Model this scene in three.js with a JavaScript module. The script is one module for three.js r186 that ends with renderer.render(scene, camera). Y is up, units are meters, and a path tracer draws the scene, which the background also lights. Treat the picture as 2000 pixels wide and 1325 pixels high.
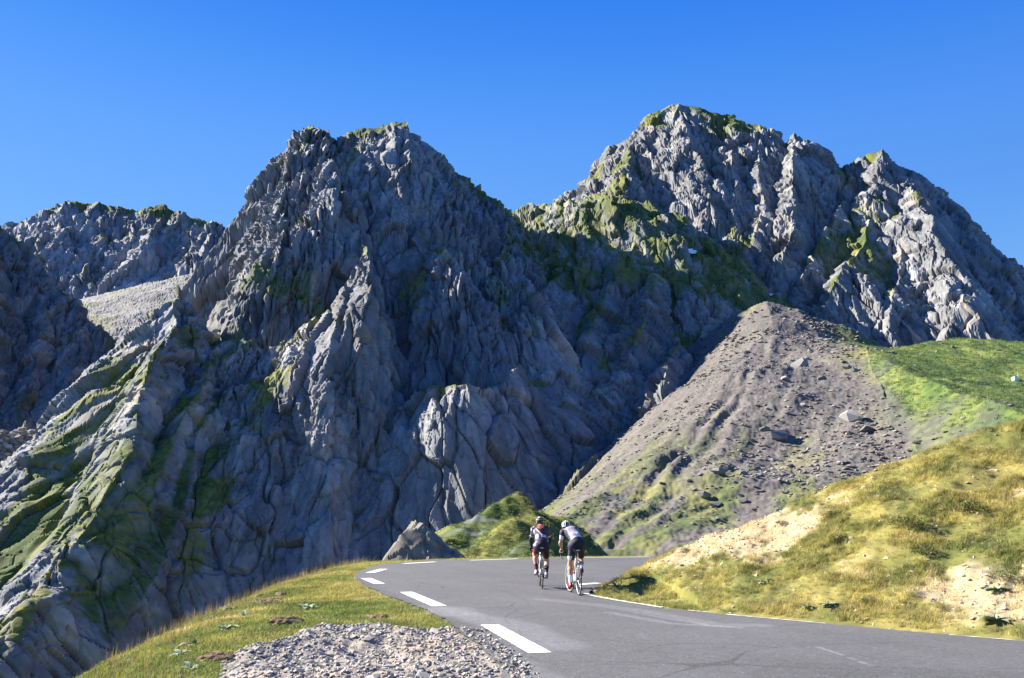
import * as THREE from 'three';
import { mergeGeometries, mergeVertices } from 'three/addons/utils/BufferGeometryUtils.js';
import { ConvexGeometry } from 'three/addons/geometries/ConvexGeometry.js';

// ---------------------------------------------------------------- camera, sky, sun, exposure
const scene = new THREE.Scene();
const FOCAL = 1700, PW = 2000, PH = 1325;                 // lens in pixels of the photograph
const PITCH = 0.2075, EYE = 1.6;
const camera = new THREE.PerspectiveCamera(2 * Math.atan(PH / 2 / FOCAL) * 180 / Math.PI, PW / PH, 0.1, 6000);
camera.position.set(0, EYE, 0);
camera.rotation.set(PITCH, 0, 0);
const renderer = new THREE.WebGLRenderer({ antialias: true });
renderer.toneMapping = THREE.LinearToneMapping;
renderer.toneMappingExposure = 3.25;
renderer.shadowMap.enabled = true;
const SUN = new THREE.Vector3(-0.80, 0.53, -0.28).normalize();
{
  const w = 1024, h = 512, data = new Float32Array(w * h * 4), k = 1 / renderer.toneMappingExposure;
  const clampT = t => Math.min(1, Math.max(0, t));
  const stops = [[-90, .16, .30, .50], [-2, .30, .50, .82], [8, .27, .54, .98], [17, .19, .47, 1.0], [24, .125, .385, 1.0], [30, .062, .29, .95], [34, .036, .235, .88], [42, .014, .15, .72], [90, .006, .075, .42]];
  for (let j = 0; j < h; j++) {
    const e = ((j + .5) / h - .5) * 180;                  // row 0 is the bottom
    let n = 0; while (n < stops.length - 2 && e > stops[n + 1][0]) n++;
    const a = stops[n], b = stops[n + 1], t = Math.min(1, Math.max(0, (e - a[0]) / (b[0] - a[0])));
    for (let i = 0; i < w; i++) {
      const o = (j * w + i) * 4;
      const th = ((i + .5) / w - .5) * 2 * Math.PI;       // u=0.5 looks along +x in three.js
      const dx = Math.cos(th) * Math.cos(e * Math.PI / 180), dy = Math.sin(e * Math.PI / 180), dz = Math.sin(th) * Math.cos(e * Math.PI / 180);
      const g = Math.max(0, dx * SUN.x + dy * SUN.y + dz * SUN.z), gl = 0.03 * Math.pow(g, 4), deep = 1 - .30 * Math.pow(1 - Math.abs(dx * SUN.x + dy * SUN.y + dz * SUN.z), 2) * clampT((e - 8) / 12);
      for (let c = 0; c < 3; c++) data[o + c] = k * (a[c + 1] + (b[c + 1] - a[c + 1]) * t) * (1 + gl) * (c === 2 ? 1 - (1 - deep) * .35 : c === 1 ? 1 - (1 - deep) * .7 : deep) + k * gl * [.5, .5, .45][c];
      data[o + 3] = 1;
    }
  }
  const sky = new THREE.DataTexture(data, w, h, THREE.RGBAFormat, THREE.FloatType);
  sky.mapping = THREE.EquirectangularReflectionMapping; sky.magFilter = THREE.LinearFilter; sky.minFilter = THREE.LinearFilter; sky.needsUpdate = true;
  scene.background = sky; scene.environment = sky;
}
const sun = new THREE.DirectionalLight(new THREE.Color().setRGB(1, .93, .80), 5);
sun.position.copy(SUN).multiplyScalar(600); sun.castShadow = true;
Object.assign(sun.shadow.camera, { left: -600, right: 600, top: 600, bottom: -600, near: 1, far: 1600 });
sun.shadow.mapSize.set(4096, 4096);
scene.add(sun, sun.target);

// ---------------------------------------------------------------- helpers
function rng(seed) { let s = seed >>> 0; return () => { s = (s + 0x6D2B79F5) >>> 0; let t = s; t = Math.imul(t ^ (t >>> 15), t | 1); t ^= t + Math.imul(t ^ (t >>> 7), t | 61); return ((t ^ (t >>> 14)) >>> 0) / 4294967296; }; }
const GX = new Float32Array(4096), GY = new Float32Array(4096), PERM = new Uint16Array(8192);
{ const r = rng(77); for (let i = 0; i < 4096; i++) { const a = r() * 6.2831853; GX[i] = Math.cos(a); GY[i] = Math.sin(a); PERM[i] = i; }
  for (let i = 4095; i > 0; i--) { const j = Math.floor(r() * (i + 1)), t = PERM[i]; PERM[i] = PERM[j]; PERM[j] = t; }
  for (let i = 0; i < 4096; i++) PERM[i + 4096] = PERM[i]; }
function noise(x, y) {                                     // gradient noise, about -1..1
  const xf = Math.floor(x), yf = Math.floor(y), fx = x - xf, fy = y - yf, X = xf & 4095, Y = yf & 4095, X1 = (X + 1) & 4095, Y1 = (Y + 1) & 4095;
  const a = PERM[PERM[X] + Y], b = PERM[PERM[X1] + Y], c = PERM[PERM[X] + Y1], d = PERM[PERM[X1] + Y1];
  const u = fx * fx * fx * (fx * (fx * 6 - 15) + 10), v = fy * fy * fy * (fy * (fy * 6 - 15) + 10);
  const n0 = GX[a] * fx + GY[a] * fy, n1 = GX[b] * (fx - 1) + GY[b] * fy, n2 = GX[c] * fx + GY[c] * (fy - 1), n3 = GX[d] * (fx - 1) + GY[d] * (fy - 1);
  return 1.55 * (n0 + (n1 - n0) * u + (n2 - n0) * v + (n0 - n1 - n2 + n3) * u * v);
}
const G3 = [[1, 1, 0], [-1, 1, 0], [1, -1, 0], [-1, -1, 0], [1, 0, 1], [-1, 0, 1], [1, 0, -1], [-1, 0, -1], [0, 1, 1], [0, -1, 1], [0, 1, -1], [0, -1, -1]].flat();
function noise3(x, y, z) {
  const xf = Math.floor(x), yf = Math.floor(y), zf = Math.floor(z), fx = x - xf, fy = y - yf, fz = z - zf, X = xf & 4095, Y = yf & 4095, Z = zf & 4095, X1 = (X + 1) & 4095, Y1 = (Y + 1) & 4095, Z1 = (Z + 1) & 4095;
  const u = fx * fx * (3 - 2 * fx), v = fy * fy * (3 - 2 * fy), w = fz * fz * (3 - 2 * fz), A = PERM[X], B = PERM[X1], AA = PERM[A + Y], AB = PERM[A + Y1], BA = PERM[B + Y], BB = PERM[B + Y1];
  const g = (h, a, b, c) => { const i = (h % 12) * 3; return G3[i] * a + G3[i + 1] * b + G3[i + 2] * c; };
  const x00 = mix(g(PERM[AA + Z], fx, fy, fz), g(PERM[BA + Z], fx - 1, fy, fz), u), x10 = mix(g(PERM[AB + Z], fx, fy - 1, fz), g(PERM[BB + Z], fx - 1, fy - 1, fz), u);
  const x01 = mix(g(PERM[AA + Z1], fx, fy, fz - 1), g(PERM[BA + Z1], fx - 1, fy, fz - 1), u), x11 = mix(g(PERM[AB + Z1], fx, fy - 1, fz - 1), g(PERM[BB + Z1], fx - 1, fy - 1, fz - 1), u);
  return mix(mix(x00, x10, v), mix(x01, x11, v), w);
}
const fbm = (x, y, o) => { let s = 0, a = 1, t = 0; for (let i = 0; i < o; i++) { s += a * noise(x, y); t += a; a *= .5; x = x * 2.03 + 17.3; y = y * 2.03 - 9.1; } return s / t; };
const ridged = (x, y) => 1 - 2 * Math.abs(noise(x, y));    // sharp crests at 1
const clamp = (x, a, b) => x < a ? a : x > b ? b : x;
const sstep = (a, b, x) => { const t = clamp((x - a) / (b - a), 0, 1); return t * t * (3 - 2 * t); };
const mix = (a, b, t) => a + (b - a) * t;
const used = {};
const numbered = n => { const k = used[n] = (used[n] ?? -1) + 1; return k ? n + '_' + String(k).padStart(3, '0') : n; };
function tag(o, label, category, group, kind) { if (label) o.userData.label = label; if (category) o.userData.category = category; if (group) o.userData.group = group; if (kind) o.userData.kind = kind; return o; }
function place(name, o, label, category, group, kind) { o.name = numbered(name); scene.add(o); return tag(o, label, category, group, kind); }
function child(name, geo, m, parent) { const o = new THREE.Mesh(geo, m); o.name = name; o.castShadow = o.receiveShadow = true; parent.add(o); return o; }
const CP = Math.cos(PITCH), SP = Math.sin(PITCH);
function ray(px, py) { const dx = (px - PW / 2) / FOCAL, dy = (PH / 2 - py) / FOCAL, f = CP - dy * SP; return [dx / f, (SP + dy * CP) / f]; }   // metres across and up per metre of depth
function at(px, py, D) { const r = ray(px, py); return [r[0] * D, EYE + r[1] * D, D]; }                                                     // x, y, depth (= -z)
const std = (o) => new THREE.MeshStandardMaterial({ roughness: .95, metalness: 0, ...o });

// ---------------------------------------------------------------- the mountains: crest lines with flanks
const SEG = [];                                            // x0,y0,d0,x1,y1,d1,slopes ...
const T = deg => Math.tan(deg * Math.PI / 180);
const REG = { ravine: 0, main: 1, right: 2, back: 3, spur: 4, scree: 5, meadow: 6, field: 7, mound: 8, cone: 9, backscree: 10, saddle: 11 };
function endPlane(p, q, deg) { const L = Math.hypot(p[0] - q[0], p[2] - q[2]), t = T(deg) / L; return [p[0], p[2], (p[0] - q[0]) * t, (p[2] - q[2]) * t]; }   // past the end of a crest the flank drops away
function addLine(reg, pts, pos, neg, o = {}) {
  const n = pts.length, E0 = o.end0 ? endPlane(pts[0], pts[1], o.end0) : null, E1 = o.end1 ? endPlane(pts[n - 1], pts[n - 2], o.end1) : null;
  for (let i = 0; i + 1 < pts.length; i++) {
    const a = pts[i], b = pts[i + 1];
    SEG.push({ reg, x: a[0], y: a[1], d: a[2], dx: b[0] - a[0], dy: b[1] - a[1], dd: b[2] - a[2], il: 1 / ((b[0] - a[0]) ** 2 + (b[2] - a[2]) ** 2 + 1e-6), il2: 1 / Math.hypot(b[0] - a[0], b[2] - a[2]), pos: T(pos), neg: T(neg), w: o.w ?? 1e9, pos2: T(o.pos2 ?? pos), neg2: T(o.neg2 ?? neg), k: o.k ?? 1.2, cap: o.cap ?? 1e9, E0, E1, sx: (o.sx ?? 1) ** 2 });
  }
}
const base = (x, d) => mix(-46, -9, sstep(-34, 14, x + (d - 60) * .10)) + 0.02 * Math.max(0, d - 200);
const hit = { h: 0, reg: 0, crest: 0 };
function macro(x, d) {
  let h = base(x, d), reg = 0, gap = 1e9;
  for (let i = 0; i < SEG.length; i++) {
    const s = SEG[i], ox = x - s.x, od = d - s.d;
    const t0 = (ox * s.dx + od * s.dd) * s.il, t = t0 < 0 ? 0 : t0 > 1 ? 1 : t0;
    const qx = ox - t * s.dx, qd = od - t * s.dd, top = s.y + t * s.dy;
    if (top <= h - s.k) continue;
    const L = Math.sqrt(qx * qx * s.sx + qd * qd), side = .5 + .5 * (s.dx * od - s.dd * ox) * s.il2 / (L + .01), m1 = s.neg + (s.pos - s.neg) * side;
    let y = top - (L < s.w ? m1 * L : m1 * s.w + (s.neg2 + (s.pos2 - s.neg2) * side) * (L - s.w));
    if (s.E0) { const e = s.E0, b = (x - e[0]) * e[2] + (d - e[1]) * e[3]; if (b > 0) y -= b; }
    if (s.E1) { const e = s.E1, b = (x - e[0]) * e[2] + (d - e[1]) * e[3]; if (b > 0) y -= b; }
    if (L > s.cap) continue;
    const k = s.k, df = y - h;
    if (df > k) { h = y; reg = s.reg; gap = L; } else if (df > -k) { if (df > 0) { reg = s.reg; gap = L; } h = Math.max(h, y) + (k - Math.abs(df)) ** 2 / (4 * k); }
  }
  if (reg === 1 && d < 214) h = Math.max(base(x, d), h - (214 - d) * 1.1 * sstep(-80, -42, x) * sstep(58, -10, x));   // the undercut lower cliff
  hit.h = h; hit.reg = reg; hit.crest = gap; return h;
}
function cast(px, py, fallback = 300, from = 56) {
  const [rx, ry] = ray(px, py);
  for (let D = from; D < 1200; D += 1.5) if (macro(rx * D, D) > EYE + ry * D) { let a = D - 1.5, b = D; for (let i = 0; i < 12; i++) { const m = (a + b) / 2; if (macro(rx * m, m) > EYE + ry * m) b = m; else a = m; } return b; }
  return fallback > 0 ? fallback : 0;
}
const crest = (reg, pts, back, front, o) => addLine(reg, pts.map(p => at(...p)), back, front, o);
function rib(reg, pts, imgLeft, imgRight, o = {}) {        // [px, py, metres proud of what is built so far]
  const P = pts.map(([px, py, pr]) => { let D = 0; for (let k = 0; !D; k += 3) D = cast(px, py + k, 0); return at(px, py, D - pr); });   // just above the skyline: the depth of the crest below
  addLine(reg, P, imgRight, imgLeft, { w: 24, pos2: 74, neg2: 74, ...o });
}
// far left mountain and its scree
crest(REG.back, [[-160, 470, 900], [-40, 450, 900], [30, 430, 900], [70, 420, 905], [95, 405, 910], [135, 389, 915], [185, 392, 915], [228, 400, 910], [270, 408, 905], [322, 398, 905], [352, 410, 900], [388, 426, 890], [425, 433, 880], [452, 450, 870], [482, 455, 850], [560, 470, 830]], 45, 50, { neg2: 36, w: 150, sx: 1.6 });
rib(REG.back, [[130, 392, 0], [120, 440, 14], [150, 500, 16], [190, 560, 10]], 52, 60);
rib(REG.back, [[225, 400, 0], [210, 470, 4], [190, 560, 6]], 52, 62);
rib(REG.back, [[325, 400, 0], [300, 450, 16], [250, 520, 18], [210, 580, 6]], 48, 58);
rib(REG.back, [[420, 435, 0], [395, 490, 16], [330, 540, 14], [280, 600, 5]], 45, 55);
crest(REG.backscree, [[520, 480, 700], [440, 520, 640], [330, 590, 560], [240, 660, 500], [180, 740, 450]], 26, 24, { k: 4 });
// left dark spur
crest(REG.spur, [[-420, 190, 400], [-200, 300, 410], [-80, 380, 415], [0, 437, 420], [34, 462, 418], [62, 492, 414], [82, 525, 410], [106, 553, 406], [140, 575, 400], [180, 612, 392], [218, 650, 385], [254, 672, 378], [290, 740, 368], [320, 830, 350]], 55, 46, { sx: 1.3 });
rib(REG.spur, [[0, 440, 0], [-10, 560, 14], [-30, 700, 20], [-60, 800, 22]], 42, 55);
rib(REG.spur, [[100, 555, 0], [90, 640, 10], [60, 740, 14], [40, 830, 14]], 48, 60);
rib(REG.spur, [[180, 615, 0], [165, 690, 9], [130, 770, 12], [110, 830, 10]], 48, 60);
// boulder field at the foot of the spur
crest(REG.field, [[-200, 880, 300], [0, 872, 300], [60, 862, 296], [110, 850, 290], [160, 850, 285]], 30, 8, { k: 2, w: 70, neg2: 50, end1: 40 });
// right mountain
crest(REG.right, [[1060, 410, 449], [1075, 403, 448], [1110, 365, 447], [1140, 342, 446], [1170, 320, 445], [1215, 285, 444], [1240, 252, 444], [1268, 222, 443], [1322, 198, 441], [1380, 209, 437], [1420, 218, 434], [1455, 232, 430], [1500, 245, 425], [1535, 272, 420], [1556, 253, 414], [1600, 282, 418], [1640, 318, 413], [1668, 310, 404], [1692, 298, 397], [1722, 288, 391], [1775, 322, 389], [1830, 362, 387], [1862, 400, 385], [1930, 465, 384], [2000, 522, 382], [2160, 620, 378]], 50, 53, { neg2: 46, w: 110, sx: 1.5 });
rib(REG.right, [[1242, 254, 0], [1224, 330, 26], [1226, 395, 34], [1196, 435, 40], [1225, 480, 36], [1290, 540, 20]], 40, 64);
rib(REG.right, [[1322, 200, 0], [1340, 250, 8], [1372, 310, 12], [1395, 345, 10], [1378, 400, 9], [1395, 450, 6]], 52, 62);
rib(REG.right, [[1400, 216, 0], [1420, 300, 7], [1432, 380, 8], [1440, 440, 6]], 52, 62);
rib(REG.right, [[1480, 240, 0], [1478, 320, 8], [1492, 400, 10], [1470, 470, 14], [1430, 500, 16], [1440, 560, 12]], 50, 60);
rib(REG.right, [[1557, 253, 0], [1552, 300, 18], [1546, 380, 24], [1560, 430, 20], [1520, 500, 20], [1500, 560, 14]], 62, 72);
rib(REG.right, [[1660, 312, 0], [1640, 400, 10], [1600, 480, 14], [1560, 560, 12]], 55, 60);
rib(REG.right, [[1722, 289, 0], [1712, 340, 14], [1704, 420, 18], [1660, 500, 22], [1620, 580, 20], [1640, 650, 16]], 50, 56);
rib(REG.right, [[1776, 324, 0], [1790, 385, 16], [1830, 450, 24], [1862, 520, 28], [1872, 580, 18], [1858, 640, 6]], 42, 66);
rib(REG.right, [[1760, 470, 2], [1745, 560, 10], [1740, 650, 10]], 50, 58);
rib(REG.right, [[1904, 540, 8], [1890, 590, 14], [1866, 630, 12], [1846, 662, 3]], 66, 62);
// grassy saddle between the peaks
crest(REG.saddle, [[955, 436, 408], [1012, 411, 402], [1060, 408, 396], [1110, 402, 388], [1160, 396, 378], [1222, 384, 366]], 40, 24, { w: 32, neg2: 50, k: 3 });
// main mountain
crest(REG.main, [[412, 600, 296], [430, 556, 302], [452, 515, 306], [490, 430, 310], [520, 370, 312], [540, 325, 314], [555, 298, 315], [575, 262, 318], [612, 239, 320], [642, 250, 324], [668, 272, 330], [695, 247, 332], [745, 240, 332], [798, 234, 330], [820, 262, 330], [870, 300, 334], [920, 345, 338], [985, 400, 342], [1030, 432, 344], [1085, 472, 342], [1140, 505, 336], [1190, 545, 326]], 56, 46, { end0: 78, sx: 1.9 });
crest(REG.main, [[1180, 440, 368], [1222, 470, 352], [1290, 520, 332], [1345, 560, 315], [1400, 588, 300], [1440, 608, 285], [1480, 655, 266], [1497, 692, 256], [1450, 735, 244]], 50, 47);
crest(REG.main, [[-260, 1170, 196], [-120, 1085, 198], [0, 985, 200], [62, 930, 205], [130, 850, 212], [200, 770, 220], [262, 695, 226], [306, 640, 230], [322, 585, 231], [345, 555, 232], [368, 590, 236], [398, 640, 246], [440, 640, 262], [470, 620, 280]], 52, 47, { sx: 1.35 });
addLine(REG.main, [at(345, 546, 231), at(346, 610, 229.5)], 76, 72);
addLine(REG.main, [at(474, 648, 262), at(470, 710, 258)], 74, 70);
const QUALITY = { nc: 1110, nr: 950 };
rib(REG.main, [[612, 240, 0], [640, 300, 16], [664, 345, 24], [660, 420, 28], [645, 500, 24], [620, 560, 18], [600, 640, 14]], 54, 68, { w: 21 });
rib(REG.main, [[668, 330, 5], [692, 368, 16], [717, 453, 27], [722, 500, 32], [700, 570, 35], [706, 640, 40], [740, 700, 43], [745, 812, 40]], 56, 72, { w: 30 });
rib(REG.main, [[640, 600, 11], [660, 680, 30], [650, 760, 35], [670, 800, 32]], 56, 60);
rib(REG.main, [[797, 428, 5], [830, 465, 22], [872, 520, 34], [905, 590, 40], [885, 650, 38], [850, 700, 36], [820, 770, 30], [806, 830, 24], [816, 905, 16], [834, 985, 9]], 62, 47);
rib(REG.main, [[905, 590, 46], [985, 680, 35], [1090, 760, 30], [1190, 850, 22], [1250, 900, 14]], 50, 44);
rib(REG.main, [[720, 250, 0], [735, 320, 8], [760, 400, 8]], 58, 58);
rib(REG.main, [[798, 236, 0], [800, 300, 11], [838, 360, 9]], 58, 58);
rib(REG.main, [[555, 300, 0], [560, 380, 11], [540, 470, 16], [500, 560, 19], [470, 640, 22]], 64, 64, { w: 11 });
rib(REG.main, [[600, 610, 14], [575, 680, 22], [560, 720, 24], [520, 790, 24], [475, 870, 27], [440, 970, 27], [425, 1090, 19]], 44, 60);
rib(REG.main, [[630, 740, 16], [600, 830, 24], [580, 930, 22], [590, 1040, 14]], 52, 58);
rib(REG.main, [[690, 830, 19], [670, 930, 19], [680, 1040, 11]], 54, 58);
rib(REG.main, [[345, 556, 0], [338, 620, 8], [300, 700, 16], [282, 780, 19], [262, 860, 19], [200, 960, 16], [130, 1080, 14], [90, 1200, 11]], 60, 66, { w: 11 });
rib(REG.main, [[450, 650, 5], [474, 660, 14], [458, 720, 19], [400, 810, 19], [330, 910, 19], [260, 1020, 16], [190, 1150, 14]], 42, 62);
rib(REG.main, [[400, 700, 8], [390, 760, 12], [320, 850, 12], [300, 900, 8]], 50, 58);
rib(REG.main, [[1010, 455, 0], [1000, 480, 14], [980, 510, 19], [960, 540, 14]], 46, 50);
rib(REG.main, [[1110, 500, 5], [1080, 540, 16], [1040, 580, 19], [1010, 620, 11]], 42, 58);
rib(REG.main, [[1190, 545, 8], [1165, 590, 16], [1150, 650, 19], [1140, 700, 11]], 50, 58);
rib(REG.main, [[1290, 525, 5], [1265, 600, 16], [1258, 645, 22], [1225, 700, 24], [1205, 760, 16]], 46, 60);
rib(REG.main, [[1330, 660, 11], [1290, 735, 24], [1270, 790, 22], [1255, 840, 11]], 50, 58);
rib(REG.main, [[1405, 590, 3], [1410, 640, 14], [1440, 690, 11]], 52, 55);
// scree cone, meadow, the small green mound and the earth cone by the road
crest(REG.scree, [[1496, 588, 266], [1508, 622, 248], [1512, 664, 228]], 20, 20, { k: 3, w: 9, pos2: 42, neg2: 38 });
crest(REG.scree, [[1512, 664, 228], [1482, 760, 186], [1410, 900, 142], [1320, 1000, 116], [1260, 1090, 98]], 12, 10, { k: 4, w: 22, pos2: 36, neg2: 28, sx: 1.7 });
crest(REG.scree, [[1500, 650, 232], [1440, 705, 208], [1385, 795, 176], [1280, 885, 148], [1165, 972, 124], [1075, 1050, 106]], 12, 22, { k: 4, w: 24, pos2: 28, neg2: 32, sx: 1.4 });
crest(REG.scree, [[1560, 610, 262], [1615, 680, 222], [1650, 760, 184], [1670, 860, 148], [1620, 950, 123], [1550, 1040, 104], [1490, 1100, 90]], 14, 10, { k: 4, w: 20, pos2: 24, neg2: 22, sx: 1.5 });
crest(REG.meadow, [[1640, 672, 226], [1730, 688, 224], [1800, 676, 226], [1862, 664, 228], [1925, 690, 220], [2000, 716, 212], [2160, 770, 205]], 40, 16, { k: 4, end0: 36 });
crest(REG.mound, [[885, 1062, 82], [908, 1032, 84], [930, 1006, 86], [960, 992, 87], [985, 988, 88], [1012, 989, 89], [1034, 996, 90], [1054, 1010, 92], [1070, 1045, 94]], 38, 32, { k: 1.5 });
crest(REG.mound, [[1000, 1006, 85], [1008, 1028, 82], [1030, 1060, 76], [1042, 1085, 72]], 26, 26, { k: 1.5 });
crest(REG.cone, [[780, 1092, 62], [815, 1050, 63], [842, 1020, 64], [862, 1046, 65], [905, 1082, 67]], 50, 48, { k: .3 });

// green patches seen on the slopes (each stands at its place on the mountain): px, py, radius in px, strength
const PATCH = [];
for (const [px, py, r, s] of [[352, 650, 36, .55], [470, 640, 60, .5], [500, 650, 70, .35], [200, 800, 80, .5], [150, 880, 90, .5], [230, 900, 70, .4], [120, 990, 80, .4], [330, 870, 60, .4], [400, 910, 60, .35], [360, 790, 50, .35], [290, 1100, 100, .42], [220, 1180, 70, .35], [340, 1060, 60, .3], [60, 1080, 80, .35], [200, 1020, 70, .35],
  [600, 560, 50, .3], [640, 540, 60, .25], [800, 600, 50, .35], [820, 500, 40, .25], [700, 500, 40, .25], [520, 760, 40, .35], [1040, 500, 55, .5], [1070, 530, 50, .45], [1100, 520, 40, .4], [1280, 530, 50, .75], [1240, 545, 35, .4], [1170, 590, 30, .3], [1260, 650, 30, .3],
  [1100, 422, 80, .55], [1160, 428, 60, .45], [1200, 370, 40, .5], [1225, 310, 30, .5], [1150, 370, 30, .6], [1290, 215, 40, .5], [1400, 230, 50, .5], [1440, 240, 40, .4], [1660, 440, 45, .8], [1680, 470, 45, .8], [1640, 500, 35, .6], [1600, 500, 25, .4], [1690, 520, 35, .6], [1640, 560, 25, .4], [1720, 410, 30, .4], [1650, 350, 20, .5], [1430, 490, 40, .4],
  [1680, 660, 30, .4], [230, 430, 60, .2], [350, 440, 60, .2]]) { const D = cast(px, py, 300), p = at(px, py, D); PATCH.push([p[0], p[2], 1 / (r / FOCAL * D * 1.15) ** 2, s]); }

const RUNNELS = [[[1500, 665], [1425, 770], [1330, 880], [1225, 990], [1150, 1060]], [[1500, 690], [1440, 790], [1370, 890], [1280, 990], [1200, 1070]], [[1480, 720], [1400, 800], [1300, 910], [1190, 1010]], [[1560, 700], [1530, 780], [1470, 860], [1420, 930]]].map(L => L.map(([px, py]) => { const D = cast(px, py, 200); return [ray(px, py)[0] * D, D]; }));
const runDist = (x, d, L) => { let best = 1e9; for (let i = 0; i + 1 < L.length; i++) { const a = L[i], b = L[i + 1], ex = b[0] - a[0], ed = b[1] - a[1], t = clamp(((x - a[0]) * ex + (d - a[1]) * ed) / (ex * ex + ed * ed), 0, 1), D = Math.hypot(x - a[0] - t * ex, d - a[1] - t * ed); if (D < best) best = D; } return best; };
const tri = t => { const f = t - Math.floor(t); return 1 - 4 * Math.abs(f - .5); };
const OUT = { h: 0, reg: 0, rock: 0 };
function surface(x, d) {                                   // final height: crests, warped, with crags
  const far = d > 560 ? 1.9 : 1;
  const w1 = noise(x / 34 + 3.1, d / 34 - 7) , w2 = noise(x / 34 - 11, d / 34 + 5), w3 = noise(x / 11, d / 11 + 40), w4 = noise(x / 11 + 60, d / 11);
  const wx = (w1 * 2.6 + w3 * 1.3) * far, wd = (w2 * 2.6 + w4 * 1.3) * far;
  macro(x, d); const soft0 = hit.reg >= 5 && hit.reg <= 8;
  const h = soft0 ? hit.h : macro(x + wx, d + wd), reg = hit.reg, gap = hit.crest;
  let y = h;
  const soft = reg >= 5 && reg <= 8 || reg === 10;
  if (!soft) {
    const f = 1 / far, u = x * f, v = d * f, mod = .5 + .5 * noise(x / 45 + 9, d / 45), edge = sstep(0, 16, gap) * .75 + .25;
    const n1 = ridged(u / 22 + w2 * .3, v / 60), n2 = ridged(u / 10 + 5, v / 26 + w3 * .2);
    y += ((n1 * 3.4 + n2 * 1.5) * edge * (.5 + mod) - 1.5) * (far > 1 ? 1.8 : clamp(d / 300, .6, 1.1)) * (reg === 9 ? .25 : 1);
    OUT.cav = .5 + .25 * n2;
  } else {
    const m = noise(x / 22, d / 22), q = noise(x / 5, d / 5), s = noise(x / 1.7, d / 1.7);
    if (reg === 5) {                                       // scree: runnels down the fall line, rubble
      const ang = x * .72 + d * .70;                       // coordinate across the fall line
      let cut = 0; for (const L of RUNNELS) { const q2 = runDist(x + m * 1.2 + q * .5, d, L); cut += -.5 * Math.exp(-q2 * q2 / .8) + .32 * Math.exp(-((q2 - 1.8) ** 2) / 1.1); } y += cut * (.5 + .4 * m);
      const rn = noise((x * .83 - d * .56) / 3.2 + m, ang / 60);
      y += m * .5 + rn * .26 + q * .2 + s * .2 + noise(x / .6, d / .6) * .13;
    } else if (reg === 10) y += m * 1.2 + q * .45 + s * .3 + noise(x / .9, d / .9) * .25; else if (reg === 7) y += m * 1.5 + Math.abs(q) * 1.6 + s * .8 + noise(x / .9, d / .9) * .5;
    else y += m * 1.3 + q * .5 + s * .25 + noise(x / .8, d / .8) * .12 + (reg === 11 || reg === 8 ? ridged(x / 7, d / 9) * .9 : 0);
    OUT.cav = .5 + q * .3;
  }
  OUT.h = y; OUT.reg = reg; OUT.soft = soft; return y;
}
let HI = 0, CAV = 0, EDGE = 0, TONE = 0;
function blocks(x, y, z, seed) {                           // nearest of jittered cells: each cell is a tilted plane, so faces are flat and edges sharp
  const bx = Math.floor(x - .5), by = Math.floor(y - .5), bz = Math.floor(z - .5); let d1 = 9, d2 = 9, h = 0;
  for (let i = 0; i < 2; i++) for (let j = 0; j < 2; j++) for (let k = 0; k < 2; k++) {
    const cx = bx + i, cy = by + j, cz = bz + k, q = PERM[PERM[PERM[(cx + seed) & 4095] + (cy & 4095)] + (cz & 4095)];
    const ox = x - cx - .5 - GX[q] * .38, oy = y - cy - .5 - GY[q] * .38, oz = z - cz - .5 - GX[(q * 7) & 4095] * .38, D = ox * ox + oy * oy + oz * oz;
    if (D < d1) { d2 = d1; d1 = D; const r = (q * 13) & 4095; h = GX[r] * .45 + ox * GY[r] * .62 + oy * GX[(r + 91) & 4095] * .55 + oz * GY[(r + 37) & 4095] * .4; } else if (D < d2) d2 = D;
  }
  EDGE = Math.sqrt(d2) - Math.sqrt(d1); return h;
}
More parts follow.
